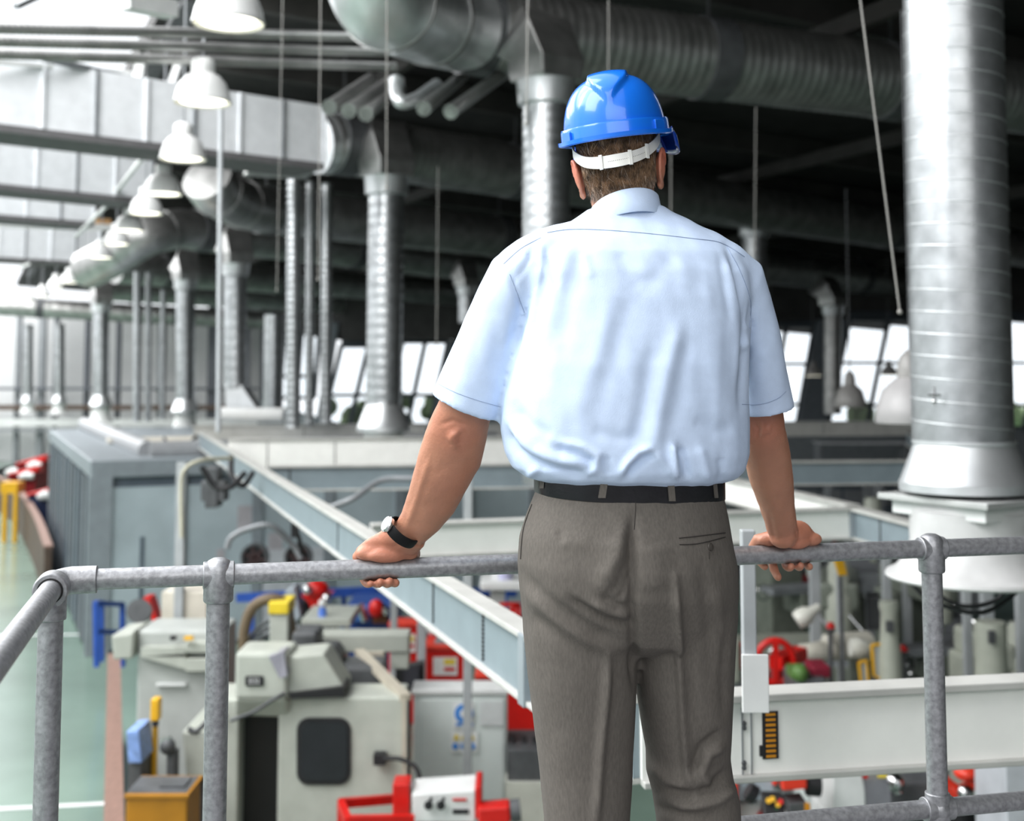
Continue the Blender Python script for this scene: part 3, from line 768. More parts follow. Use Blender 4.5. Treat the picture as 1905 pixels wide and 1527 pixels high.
# roof: a dark deck that falls away to the right, carried by joists
def ceil_z(u): return 9.3 - .06 * (u - 2)
cl = MB()
c4 = [(2.3, -14), (46, -14), (46, 80), (2.3, 80)]
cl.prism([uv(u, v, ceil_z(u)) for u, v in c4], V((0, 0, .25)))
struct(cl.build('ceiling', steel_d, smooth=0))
nb = 0
for v in np.arange(9, 62, 3.4):                              # joists across the hall
    nb += 1
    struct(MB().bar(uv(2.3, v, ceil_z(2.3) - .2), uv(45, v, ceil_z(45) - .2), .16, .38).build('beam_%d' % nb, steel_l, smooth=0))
for u in (5.5, 9.5, 14, 19, 25, 31):
    nb += 1
    struct(MB().bar(uv(u, 5, ceil_z(u) - .52), uv(u, 66, ceil_z(u) - .52), .12, .22).build('beam_%d' % nb, steel_l, smooth=0))
# end wall: panelled on the left, glazed on the right
wl = MB(); a, b = at(-220, 700, 58), at(486, 700, 60)
wl.prism([V((a.x, a.y, 0)), V((b.x, b.y, 0)), V((b.x, b.y, 7.2)), V((a.x, a.y, 7.2))], V((0, .3, 0)))
struct(wl.build('wall_back', wallm, smooth=0))
for k, (px, w, mt) in enumerate([(34, 8, 'l'), (78, 12, 'l'), (104, 6, 'd'), (162, 8, 'd'), (220, 7, 'd'), (300, 14, 'l'), (395, 16, 'd'), (460, 10, 'd'), (490, 10, 'd')]):
    q = at(px, 690, 57.6); ww = w / F * 57.6
    struct(MB().box(V((q.x, q.y, 3.6)), (ww, .3, 7.2)).build('pilaster_%d' % (k + 1), greym if mt == 'l' else M('pilaster_dark', (.13, .14, .16)), smooth=0))
for k, (y, h, mt) in enumerate([(723, 5, M('pilaster_dark', (.13, .14, .16))), (758, 9, M('rail_brown', (.12, .08, .06))), (786, 14, white), (800, 5, greym)]):
    p, q = at(-200, y, 57.2), at(480, y, 57.2)
    struct(MB().bar(p, q, .2, h / F * 57.2).build('trim_%d' % (k + 3), mt, smooth=0))
frame_m = M('window_frame', (.05, .065, .08), rough=.5)
pane_m = glass_mat('pane')
def window(n, x0, x1, y0, y1, Y, slant, mull, hor, fw=6):
    r = struct(MB().bar(at(x0 + slant, y0, Y), at(x1 + slant, y0, Y), .25, .3).build('window_%d' % n, frame_m, smooth=0))
    r['label'] = 'tall raked end window with dark mullions'
    yy = lambda f: y0 + (y1 - y0) * f
    w = fw / F * Y
    for i, m_ in enumerate([x0] + mull + [x1]):
        MB().bar(at(m_ + slant, y0, Y), at(m_, y1, Y), w, w, up=V((0, 1, 0))).build('window_frame', frame_m, r, smooth=0)
    for h in hor + [y1]:
        f = (h - y0) / (y1 - y0)
        MB().bar(at(x0 + slant * (1 - f), h, Y), at(x1 + slant * (1 - f), h, Y), w * .8, w * .8).build('window_frame', frame_m, r, smooth=0)
    MB().quad(at(x0, y1, Y + .05), at(x1, y1, Y + .05), at(x1 + slant, y0, Y + .05), at(x0 + slant, y0, Y + .05)).build('window_pane', pane_m, r, smooth=0)
window(1, 1395, 1482, 600, 792, 40, 34, [1430], [677, 752], 7)
window(2, 1540, 1905, 588, 795, 39, 42, [1612, 1745, 1830], [675, 754], 7)
window(3, 1905, 2120, 570, 800, 38, 42, [2000], [675, 754], 7)
window(4, 600, 700, 640, 790, 50, 36, [650], [735], 8)
window(5, 716, 800, 632, 790, 49, 34, [758], [735], 8)
window(6, 815, 900, 632, 790, 48, 34, [858], [735], 8)
window(7, 488, 585, 610, 740, 56, 10, [520, 552], [700], 8)
# solid raked piers between the windows and the dark wall above and below
pier = M('pier_grey', (.20, .225, .25), rough=.6)
for k, (x0, x1, s, y0, y1, Y) in enumerate([(1484, 1538, 40, 590, 800, 39.5), (700, 716, 36, 636, 790, 49.5), (800, 815, 34, 632, 790, 48.5), (585, 600, 30, 600, 800, 50), (900, 1395, 34, 600, 800, 44)]):
    struct(MB().prism([at(x0, y1, Y), at(x1, y1, Y), at(x1 + s, y0, Y), at(x0 + s, y0, Y)], V((0, .3, 0))).build('pier_%d' % (k + 1), pier, smooth=0))
for k, (x0, y0, Y0, x1, y1, Y1, top, mt) in enumerate([(486, 612, 57, 640, 634, 50, 8.6, steel_d), (640, 634, 50, 960, 630, 47, 8.6, steel_d), (960, 604, 46, 1440, 598, 40, 8.6, steel_d), (1440, 598, 40, 2140, 566, 37.5, 8.6, steel_d)]):
    a, b = at(x0, y0, Y0 - .3), at(x1, y1, Y1 - .3)
    struct(MB().prism([a, b, V((b.x, b.y, top)), V((a.x, a.y, top))], V((0, .25, 0))).build('wall_upper_%d' % (k + 1), mt, smooth=0))
for k, (x0, y0, Y0, x1, y1, Y1) in enumerate([(480, 745, 57, 640, 790, 51), (600, 790, 50, 960, 790, 47), (960, 798, 45, 1400, 795, 41), (1395, 792, 40, 2140, 800, 37.5)]):
    a, b = at(x0, y0, Y0), at(x1, y1, Y1)
    struct(MB().prism([V((a.x, a.y, 0)), V((b.x, b.y, 0)), b, a], V((0, .25, 0))).build('wall_lower_%d' % (k + 1), M('wall_low_grey', (.22, .245, .26)), smooth=0))
wr = MB(); a, b = at(2140, 700, 37.5), V((26, 2, 0))
struct(wr.prism([V((a.x, a.y, 0)), V((b.x, b.y, 0)), V((b.x, b.y, 8.6)), V((a.x, a.y, 8.6))], V((.3, 0, 0))).build('wall_right', steel_l, smooth=0))
a, b = at(-220, 700, 58), uv(-13, 6)
struct(MB().prism([V((a.x, a.y, 0)), V((b.x, b.y, 0)), V((b.x, b.y, 5.2)), V((a.x, a.y, 5.2))], V((-.3, 0, 0))).build('wall_left', wallm, smooth=0))
for k in range(9):
    q = V((a.x, a.y, 0)).lerp(V((b.x, b.y, 0)), (k + .5) / 9)
    struct(MB().box(V((q.x + .1, q.y, 4.6)), (.3, .3, 9.2)).build('column_%d' % (k + 1), greym, smooth=0))
# trees outside
tm = MB()
for k in range(46):
    x = random.choice([random.uniform(600, 880), random.uniform(600, 880), random.uniform(1600, 1905)])
    y = random.uniform(745, 795)
    tm.ball(at(x, y, random.uniform(66, 80)), random.uniform(.4, .9), None, 8, 5)
o = tm.build('foliage', M('leaf_green', (.42, .55, .28), rough=.7, var=.4, scale=1), smooth=0)
tag(o, 'green bushes outside behind the far end windows', 'foliage', kind='stuff')

# ----------------------------------------------------------------- skylight side: white box ducts, rafters and glazing bars
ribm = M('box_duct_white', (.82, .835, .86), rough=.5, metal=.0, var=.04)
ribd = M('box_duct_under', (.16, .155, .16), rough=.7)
BOX = [('white ribbed box duct nearest under the skylight, behind the second lamp', -60, 172, 14.3, 575, 243, 17.2, .80), ('second white box duct under the skylight, behind the third lamp', -60, 296, 19.0, 262, 330, 21, .78),
       ('third white box duct under the skylight, above the orange strip', -60, 362, 23.0, 160, 385, 24.5, .74), ('farthest white box duct under the skylight, low at its edge', -60, 446, 30, 175, 462, 32, .82)]
for lab, x0, y0, Y0, x1, y1, Y1, h in BOX:
    a, b = at(x0, y0, Y0), at(x1, y1, Y1); b.z = a.z; a = a + (a - b).normalized() * 5
    t = thing('box_duct', lab, 'duct', (a + b) / 2, 'white box ducts under the skylight')
    d = (b - a).normalized(); n = V((d.y, -d.x, 0))
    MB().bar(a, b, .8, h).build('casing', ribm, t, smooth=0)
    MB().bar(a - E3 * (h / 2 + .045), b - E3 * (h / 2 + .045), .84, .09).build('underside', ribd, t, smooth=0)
    L = (b - a).length; N = int(L / .62)
    for i in range(N + 1):
        p = a + d * (L * i / N) + n * .41
        MB().box(p, (.035, .04, h), rot=Matrix((d, V((-d.y, d.x, 0)), E3)).transposed()).build('rib', ribm if i % 2 else greym, t, smooth=0)
orange = M('laminated_timber', (.5, .30, .14), rough=.6)
bars = [('grey rafter crossing the skylight above the conduits', (30, 12, 11), (110, -25, 12), .05, greym), ('curved looking white rafter below the conduits, running to the second lamp', (40, 98, 14), (255, 150, 15.5), .07, greym),
        ('thin white rafter along the top of the nearest box duct', (-40, 113, 13.8), (270, 138, 15.6), .05, white), ('long white tie rod slanting from the third lamp down to the left', (266, 292, 18), (205, 372, 21), .055, white),
        ('lower white tie rod in line with the first, ending behind the fifth lamp', (205, 376, 21), (140, 440, 24), .05, white), ('grey skylight bar under the second box duct', (-40, 325, 21), (150, 352, 23), .06, greym),
        ('orange timber strip under the third box duct', (-40, 402, 25.5), (205, 413, 27), .12, orange), ('white edge beam just under the orange timber strip', (-40, 415, 25.4), (215, 424, 27), .14, white),
        ('short white rod low on the left before the far lamps', (25, 504, 30), (55, 490, 30), .06, white), ('grey glazing bar high on the left edge of the skylight', (230, 0, 11), (320, 18, 11.5), .16, white),
        ('white post standing between nearest box duct and the roof', (262, 118, 15.3), (256, 152, 15.3), .12, white), ('slanted white post beside the second lamp', (332, 120, 15.9), (318, 160, 15.9), .09, white)]
for lab, a, b, w_, mt in bars:
    o = MB().bar(at(*a), at(*b), w_, w_).build('skylight_bar', mt, smooth=0); tag(o, lab, 'bar', 'bars and rods under the skylight')
# edge of the roof over the lamps
nb += 1
struct(MB().bar(uv(2.6, 5, 9.4), uv(2.6, 70, 9.4), .3, .5).build('beam_%d' % nb, greyd, smooth=0))

# ----------------------------------------------------------------- big horizontal spiral ducts
def spiral(mb, path, r, pitch=.115, n=36, h=.010):
    # path of points resampled every half pitch, raised on every other ring
    pts = []; P = [V(p) for p in path]
    for a, b in zip(P[:-1], P[1:]):
        k = max(1, int((b - a).length / (pitch / 4))); pts += [a + (b - a) * i / k for i in range(k)]
    pts.append(P[-1]); mb.tube(pts, [r + (h if i % 4 == 0 else (h * .3 if i % 4 in (1, 3) else 0)) for i in range(len(pts))], n)
def smooth_path(P, n=8):
    P = [V(p) for p in P]; Q = [P[0] * 2 - P[1]] + P + [P[-1] * 2 - P[-2]]; out = []
    for i in range(1, len(Q) - 2):
        a, b, c, d = Q[i - 1], Q[i], Q[i + 1], Q[i + 2]
        for k in range(n):
            t = k / n; out.append(.5 * ((2 * b) + (c - a) * t + (2 * a - 5 * b + 4 * c - d) * t * t + (3 * b - a - 3 * c + d) * t ** 3))
    out.append(P[-1]); return out
def duct(lab, run, elbow, dia, collars, pitch=.115, seg=36, stripes=True):
    r = dia / 2; a, b = at(*run[0]), at(*run[1])
    t = thing('spiral_duct', lab, 'duct', (a + b) / 2, 'large spiral ducts under the dark roof')
    m = MB(); spiral(m, [a, b], r, pitch, seg); m.build('duct_run', zinc_d, t, smooth=35)
    if elbow:
        e = smooth_path([a + (b - a).normalized() * .02] + [at(*p) for p in elbow]); m = MB(); m.tube(e, r * 1.01, seg); m.build('elbow', zinc_b if b.y < 40 else zinc_d, t, smooth=60)
        for k in (len(e) // 3, 2 * len(e) // 3):
            d = (e[k + 1] - e[k - 1]).normalized(); MB().cyl(e[k] - d * .03, e[k] + d * .03, r * 1.035, n=seg).build('elbow_band', zinc_d, t, smooth=35)
    for px in collars:
        f = (px - run[0][0]) / (run[1][0] - run[0][0])
        # position along the run by image column (perspective-correct)
        k = f * run[0][2] / (run[1][2] + f * (run[0][2] - run[1][2])); p = a + (b - a) * k; d = (b - a).normalized()
        MB().cyl(p - d * .16, p + d * .16, r * 1.06, n=seg).build('collar', greyd, t, smooth=35)
        MB().bar(p + E3 * r, V((p.x, p.y, ceil_z(p.dot(UU)))), .03, .03, up=V((0, 1, 0))).build('hanger', greyd, t, smooth=0)
    return t
duct('nearest and largest spiral duct at the top, running right behind the blue helmet', ((905, 58, 12.8), (2050, 200, 16.3)), [(830, 45, 12.45), (760, 20, 11.7), (712, -8, 11.0), (690, -90, 10.7)], .90, [885, 1320, 1660], .115, 48)
duct('second spiral duct from the top, passing behind the man’s neck'.replace('’', "'"), ((655, 272, 19.0), (2000, 478, 34)), [(622, 268, 18.8), (590, 268, 18.6)], .90, [640, 960, 1655], .13, 36)
duct('third spiral duct, with bright elbow beside the tall white pole', ((505, 392, 24.5), (1980, 560, 46)), [(450, 380, 23.6), (405, 356, 22.4), (385, 330, 22.0)], .92, [495, 930, 1600], .16, 28)
duct('fourth spiral duct, its elbow snaking down behind the lamp row', ((370, 430, 29), (1300, 545, 47)), [(330, 426, 28.6), (270, 440, 28), (215, 475, 28.2), (165, 500, 29)], .92, [375, 660, 930], .2, 24)
duct('fifth spiral duct, seen through the vertical ducts', ((215, 498, 36), (1200, 570, 56)), None, .92, [310, 520, 900], .3, 20)
duct('sixth spiral duct, far below the fifth', ((195, 535, 43), (1000, 585, 58)), None, .92, [250, 430], .4, 18)
duct('farthest spiral duct, along the top of the end wall', ((-60, 566, 52), (560, 600, 56)), None, .8, [75, 330], .5, 16)
# box transition pieces behind the second duct's end
o = MB().pbox(470, 265, 590, 318, 19.6, .8, R(22)).build('transition_box', zinc_d, smooth=0, bevel=.02); tag(o, 'dull metal transition box joining the second duct to the white ribbed duct', 'duct')
# three long thin conduits at upper left
for k, (y0, y1, lab) in enumerate([(52, 70, 'uppermost of three long spiral conduits at upper left'), (74, 98, 'middle of three long spiral conduits at upper left'), (96, 124, 'lowest of three long spiral conduits at upper left')]):
    a, b = at(-420, y0 - 9, 8.6 + k * .3), at(735, y1, 12 + k * .2); m = MB(); spiral(m, [a, b], .045, .05, 16, .003)
    tag(m.build('conduit', zinc_d, smooth=35), lab, 'conduit', 'thin conduits at upper left')
# short slanting pipe ends under the big duct
STUB = [((690, 146, 13.2), (612, 200, 11.6), 'leftmost slanting dark pipe end'), ((728, 150, 13.2), (648, 206, 11.6), 'second slanting dark pipe end from the left'), ((745, 165, 13.2), (680, 212, 11.6), 'third slanting dark pipe end, left of the pale one'),
        ((860, 142, 13.2), (788, 202, 11.6), 'slanting dark pipe end right of the pale one'), ((950, 128, 13.2), (838, 208, 11.6), 'rightmost slanting dark pipe end beside the mitred duct hood')]
for a, b, lab in STUB:
    m = MB(); m.tube([at(*a), at(*b)], [.062, .066], 18); m.cyl(at(*b) , at(*b) + (at(*a) - at(*b)).normalized() * .06, .072, n=18)
    tag(m.build('pipe_end', zinc_d, smooth=35), lab + ' under the nearest big duct', 'pipe', 'pipe ends under the nearest big duct')
m = MB(); m.tube(smooth_path([at(738, 148, 12), at(737, 168, 11.9), at(746, 190, 11.7), at(775, 184, 11.9), at(812, 158, 12.6)], 6), .066, 18); m.cyl(at(738, 146, 12), at(738, 158, 12), .075, n=18)
tag(m.build('pipe_elbow', zinc_b, smooth=40), 'pale bent pipe end among dark ones under the nearest big duct', 'pipe', 'pipe ends under the nearest big duct')

# ----------------------------------------------------------------- vertical drops
def drop(lab, px, y0, y1, Y, wpx, hood=True, cone=True, lean=0, seg=32, mat=None):
    r = wpx / 2 / F * Y; a, b = at(px, y0, Y), at(px - lean, y1, Y)
    t = thing('drop_duct', lab, 'duct', b, 'vertical drop ducts standing through the hall')
    m = MB(); spiral(m, [a, b], r, max(.11, Y * .008), seg, r * .018); m.build('duct_run', mat or zinc, t, smooth=35)
    if hood:
        MB().lathe(a, [(r * 1.02, -.02), (r * 1.2, 0), (r * 1.27, r * .9), (r * 1.30, r * 1.0), (r * 1.1, r * 1.02)], seg).build('collar', zinc_b, t, smooth=35)
        c = a + E3 * r * 1.0
        e = [c, c + E3 * r * .9, c + E3 * r * 2.0 - V((r * .5, -r * .9, 0)), c + E3 * r * 2.7 + V((-r * .7, r * 2.6, 0))]
        rot = Matrix.Rotation(R(38), 3, 'Z'); rings = []
        for k, p in enumerate(e):
            s = r * (1.12, 1.2, 1.25, 1.2)[k]; tl = (0, 0, .5, .8)[k]
            rings.append([p + rot @ V((sx * s, sy * s * (1 - tl * .2), sy * s * -tl)) for sx, sy in ((-1, -1), (1, -1), (1, 1), (-1, 1))])
        MB().loft(rings).build('mitred_hood', zinc_d, t, smooth=0, bevel=r * .08)
    if cone:
        m = MB(); m.lathe(b, [(r * 1.02, .0), (r * 1.05, -r * .1), (r * 1.45, -r * 1.2), (r * 1.5, -r * 1.25), (r * 1.5, -r * 1.5), (r * .6, -r * 1.52)], seg); m.build('cone', zinc_b, t, smooth=35)
        m = MB(); m.lathe(b - E3 * r * 1.5, [(r * 1.1, 0), (r * 1.1, -r * .5), (r * 1.3, -r * 1.6), (r * 1.7, -r * 2.0), (r * .9, -r * 2.02)], seg); m.build('diffuser', white, t, smooth=35)
    return t
drop('vertical duct partly hidden by the man, left of his helmet', 1016, 195, 900, 12.2, 88, cone=False, seg=48)
drop('tall bright vertical duct standing left of the man, with collar hood and cone', 719, 362, 752, 18.6, 66, lean=5, seg=40)
drop('vertical duct with hood seen past the right shoulder of the man', 1403, 440, 700, 25.6, 46, cone=False)
drop('hooded vertical duct ending in a bright cone left of the three slim pipes', 438, 512, 722, 26, 42, cone=False)
drop('vertical duct between the two slim pipe bundles, pale diffuser at its foot', 345, 538, 742, 33, 34)
drop('vertical duct left of the far slim pipe bundle', 188, 580, 735, 40, 28)
drop('vertical duct against the end wall, second from the left edge', 110, 602, 735, 54, 20, hood=False)
drop('leftmost vertical duct against the end wall', 52, 604, 735, 54, 19, hood=False)
drop('dark vertical duct in front of the raked end windows', 1549, 585, 770, 33, 32, cone=False, mat=zinc_d)
drop('stub of a vertical duct with hood, left of the pale blue sleeve', 868, 548, 600, 30, 30, cone=False)
m = MB(); m.prism([at(418, 715, 25.8), at(448, 714, 25.8), at(478, 758, 25.8), at(420, 758, 25.8)], V((0, .5, 0)))
tag(m.build('duct_shoe', zinc_b, smooth=0, bevel=.02), 'bright slanted metal shoe under the hooded duct on the cabin roof', 'duct')
m = MB(); m.tube([at(405, 770, 25), at(528, 772, 25)], [.14, .14], 24); tag(m.build('roof_pipe', white, smooth=40), 'thick pale pipe lying on the cabin roof before the slim pipes', 'pipe')
PIPES = [(547, 330, 795, 21.5, 26, 'left of the three slim spiral pipes left of the tall bright duct'), (577, 338, 792, 21.8, 15, 'middle of the three slim spiral pipes left of the tall bright duct'), (608, 342, 788, 22, 20, 'right of the three slim spiral pipes left of the tall bright duct'),
         (256, 505, 784, 30, 14, 'left of the three far slim pipes over the cabin'), (277, 507, 784, 30.2, 11, 'middle of the three far slim pipes over the cabin'), (304, 540, 780, 30.4, 9, 'right of the three far slim pipes over the cabin'),
         (510, 585, 760, 34, 36, 'wide grey far pipe just left of the slim spiral pipes')]
for px, y0, y1, Y, w_, lab in PIPES:
    m = MB(); spiral(m, [at(px, y0, Y), at(px - 2, y1, Y)], w_ / 2 / F * Y, .12, 20, .008)
    tag(m.build('slim_pipe', zinc, smooth=35), lab, 'pipe', 'slim vertical pipes')
# ----------------------------------------------------------------- the large supply duct on the right
Y = 6.3; cx = 1786
base = at(1795, 1075, Y)
sd = thing('supply_duct', 'large bright spiral duct at right ending in cone, plate and white bell', 'duct', V((base.x, base.y, base.z)))
top, bot = at(1769, -120, Y), at(1791, 822, Y); r = 179 / 2 / F * Y
zsup = M('zinc_supply', (.46, .48, .49), rough=.36, metal=.85, var=.14, scale=9, bump=.04, bscale=60)
m = MB(); m.tube([top, bot], [r, r], 64)
N = 900; L = (top - bot).length; d = (top - bot).normalized(); sx = d.cross(V((0, 1, 0))).normalized(); sy = d.cross(sx)
hel_ = []
turns = L / .110
for i in range(N + 1):
    q = -2 * math.pi * turns * i / N; hel_.append(bot + d * (L * i / N) + (sx * math.cos(q) + sy * math.sin(q)) * (r + .0005))
m.build('duct_run', zsup, sd, smooth=35)
MB().tube(hel_, .0032, 6).build('spiral_seam', zinc_b, sd, smooth=60)
zt = lambda y: at(1795, y, Y).z
c0 = at(1793, 822, Y)
MB().lathe(V((c0.x, c0.y, 0)), [(r, zt(828)), (r * 1.03, zt(818)), (r * 1.03, zt(824)), (r * 1.0, zt(826)), (.312, zt(893)), (.318, zt(896)), (.318, zt(912)), (.2, zt(913))], 64).build('cone', zinc_b, sd, smooth=35)
pz = zt(926)
MB().box(V((c0.x + .05, c0.y + .02, pz)), (.66, .66, .03), R(32)).build('square_plate', M('plate_grey', (.52, .53, .52), rough=.45, metal=.3), sd, smooth=0, bevel=.004)
MB().box(V((c0.x + .05, c0.y + .02, pz - .05)), (.56, .56, .07), R(32)).build('plate_frame', white, sd, smooth=0, bevel=.006)
MB().lathe(V((c0.x + .03, c0.y, 0)), [(.1, zt(946)), (.30, zt(948)), (.302, zt(990)), (.30, zt(1005)), (.325, zt(1035)), (.375, zt(1058)), (.42, zt(1066)), (.425, zt(1072)), (.415, zt(1076)), (.36, zt(1070)), (.05, zt(1060))], 64).build('bell', M('bell_white', (.56, .56, .555), rough=.35), sd, smooth=40)
for px, py in ((1738, 735), (1858, 735)):
    p = at(px, py, Y - .23 if px < 1800 else Y - .12); m = MB(); m.cyl(p - V((.03, 0, 0)), p + V((.03, 0, 0)), .007, n=10); m.cyl(p + E3 * .04, p - E3 * .05, .006, n=10); m.ball(p - E3 * .03, .013, None, 12, 8)
    m.build('damper_screw', M('steel', (.72, .72, .72), rough=.15, metal=1), sd, smooth=40)
for k, pts in enumerate([[(1690, 1080, 6.6), (1735, 1118, 6.5), (1820, 1140, 6.4), (1880, 1110, 6.5), (1915, 1070, 6.6)], [(1700, 1075, 6.9), (1780, 1125, 6.8), (1850, 1118, 6.8), (1880, 1080, 6.8)]]):
    m = MB(); m.tube(smooth_path([at(*p) for p in pts]), .012, 10); tag(m.build('cable', dark, smooth=60), ['front black cable sagging below the white bell of the right duct', 'rear black cable sagging below the white bell of the right duct'][k], 'cable')

# ----------------------------------------------------------------- lamps
lampw = M('lamp_white', (.80, .80, .79), rough=.3, var=.02)
glow = M('lamp_glow', (1, .96, .80), emit=3.0)
lamp = thing('high_bay_lamp', 'nearest white bell lamp of the row, cut by the top edge', 'lamp', (0, 0, 0), 'white bell lamps in the curving row')
m = MB(); m.lathe((0, 0, 0), [(.255, 0), (.258, .012), (.25, .03), (.235, .10), (.205, .18), (.15, .245), (.09, .275), (.085, .275), (.145, .235), (.198, .17), (.226, .10), (.243, .03), (.246, .002)], 40, caps=False); m.f += []
m.build('shade', lampw, lamp, smooth=50)
MB().lathe((0, 0, .262), [(.0, 0), (.10, 0), (.105, .02), (.105, .11), (.095, .13), (.06, .15), (.0, .155)], 32).build('ballast_housing', lampw, lamp, smooth=40)
MB().lathe((0, 0, .012), [(0, 0), (.2, 0), (.2, .012), (0, .014)], 32).build('glowing_lens', glow, lamp, smooth=40)
MB().cyl((0, 0, .41), (0, 0, 1.9), .012, n=8).build('suspension', greym, lamp)
LP = [(425, 45, 8.6), (377, 192, 11.0), (340, 297, 13.6), (303, 362, 16.2), (271, 398, 18.6), (240, 430, 21.2), (217, 455, 23.8), (188, 480, 26.8), (155, 502, 30), (129, 526, 34.5), (104, 535, 37.5), (79, 552, 41.5), (52, 560, 45)]
LN = ['', 'second white bell lamp of the row, in front of the ribbed box duct', 'third white bell lamp of the row, above the bright elbow', 'fourth white bell lamp of the row', 'fifth white bell lamp of the row', 'sixth white bell lamp of the row', 'seventh white bell lamp of the row', 'eighth white bell lamp, middle of the curving row', 'ninth white bell lamp of the row, where the duct elbow dips', 'fourth white bell lamp from the far end of the row', 'third white bell lamp from the far end of the row', 'second white bell lamp from the far end of the row', 'farthest and lowest white bell lamp of the row']
for i, (x, y, Yd) in enumerate(LP):
    p = at(x, y, Yd)
    if i == 0: lamp.location = p
    else: copy_tree(lamp, p, LN[i])
greybell = M('lamp_grey', (.33, .32, .31), rough=.4)
def bell(lab, px, y0, y1, Yd, wpx, mat, lit):
    p = at(px, y1, Yd); rr_ = wpx / 2 / F * Yd; h = (y1 - y0) / F * Yd
    t = thing('bell_lamp', lab, 'lamp', p, 'bell lamps before the end windows')
    MB().lathe(p, [(rr_ * .98, 0), (rr_, .01), (rr_ * .97, h * .2), (rr_ * .8, h * .45), (rr_ * .45, h * .6), (rr_ * .38, h * .62), (rr_ * .1, h * .62)], 32, caps=True).build('shade', mat, t, smooth=50)
    MB().lathe(p + E3 * h * .6, [(rr_ * .36, 0), (rr_ * .38, h * .12), (rr_ * .3, h * .3), (rr_ * .1, h * .4)], 24).build('ballast_housing', greybell, t, smooth=50)
    if lit: MB().lathe(p - E3 * .006, [(0, 0), (rr_ * .95, 0), (rr_ * .95, .004), (0, .004)], 28).build('glowing_lens', glow, t)
    MB().cyl(p + E3 * h, p + E3 * (h + 2.5), .008, n=8).build('suspension', greyd, t)
bell('grey bell lamp silhouetted against the raked end windows', 1582, 690, 757, 17, 56, greybell, False)
bell('large pale bell lamp half hidden behind the right supply duct', 1696, 652, 787, 9, 130, M('lamp_pale', (.42, .41, .41), rough=.4), False)
bell('small lit bell lamp just left of the dark vertical duct', 1513, 672, 699, 30, 30, greybell, True)
bell('small lit bell lamp between the grey and the large pale bell', 1654, 670, 698, 30, 30, greybell, True)
# ----------------------------------------------------------------- hanging wires and poles
WIRES = [(720, 0, 719, 350, 9, .006, 'thin wire hanging in front of the tall bright duct'), (983, 0, 979, 230, 8, .006, 'thin wire hanging in front of the duct beside the helmet'), (597, 0, 592, 520, 10, .006, 'thin beaded wire hanging left of the big elbow'), (527, 0, 515, 540, 11, .005, 'thin wire hanging left of the beaded one'),
         (1132, 0, 1132, 140, 9, .005, 'thin wire ending above the blue helmet'), (1593, 0, 1674, 580, 6, .006, 'slanting wire left of the right supply duct'), (815, 310, 812, 640, 13, .006, 'thin wire left of the pale blue sleeve'), (1248, 250, 1248, 400, 12, .008, 'short wire right of the man\'s ear'), (1406, 200, 1404, 470, 12, .006, 'faint wire in front of the hooded duct right of the man')]
for x0, y0, x1, y1, Yd, r_, lab in WIRES:
    a, b = at(x0, y0 - (60 if y0 == 0 else 0), Yd), at(x1, y1, Yd)
    m = MB(); m.cyl(a, b, r_ * .8, n=8); m.ball(b, r_ * 2.2, None, 8, 6)
    tag(m.build('hanging_wire', M('wire_grey', (.33, .32, .30), rough=.5), smooth=40), lab, 'wire', 'wires hanging from the roof')
m = MB(); m.cyl(at(411, 205, 13), at(406, 800, 13), .027, n=14); m.ball(at(406, 800, 13), .03, None, 10, 6); m.ball(at(411, 205, 13), .03, None, 10, 6)
tag(m.build('hanging_pole', M('pole_grey', (.5, .52, .54), rough=.45), smooth=40), 'tall slim grey pole hanging below the second lamp', 'pole')
# ================================================================= the workshop floor below
ZB = 3.10
def zpt(px, py, z=ZB): return atz(px, py, z)
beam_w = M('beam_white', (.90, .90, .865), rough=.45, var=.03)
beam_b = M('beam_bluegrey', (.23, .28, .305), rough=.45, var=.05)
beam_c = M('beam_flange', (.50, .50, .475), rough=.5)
cabg = M('cabin_frame', (.30, .335, .36), rough=.45, metal=.2, var=.06)
cabd = M('cabin_dark', (.12, .15, .18), rough=.4)
cabp = M('cabin_glazing', (.44, .51, .54), rough=.25, var=.12, scale=.9)
def crane_beam(lab, a, b, h, w, mat, slots=(), brackets=(), split=None, group='overhead crane rails'):
    t = thing('crane_beam', lab, 'beam', (a + b) / 2, group)
    d = (b - a).normalized(); n = V((d.y, -d.x, 0))
    if n.dot(-(a + b) / 2) < 0: n = -n
    MB().bar(a, b, w * .45, h).build('web', mat, t, smooth=0)
    MB().bar(a + E3 * (h / 2 + .012), b + E3 * (h / 2 + .012), w, .024).build('top_flange', beam_c, t, smooth=0, bevel=.004)
    MB().bar(a - E3 * (h / 2 + .010), b - E3 * (h / 2 + .010), w * .9, .020).build('bottom_flange', beam_c, t, smooth=0, bevel=.004)
    rot = Matrix((d, V((-d.y, d.x, 0)), E3)).transposed()
    for f in slots:
        p = a + (b - a) * f + n * (w * .225 + .003); m = MB()
        for k in range(11): m.box(p + E3 * (h * (-.40 + .08 * k)), (.016, .006, h * .055), rot=rot)
        m.build('slot_strip', dark, t, smooth=0)
    for f in brackets:
        p = a + (b - a) * f; MB().box(p, (.07, w * 1.1, h * 1.22), rot=rot).build('joint_bracket', cabg, t, smooth=0, bevel=.005)
    return t, d, n, rot
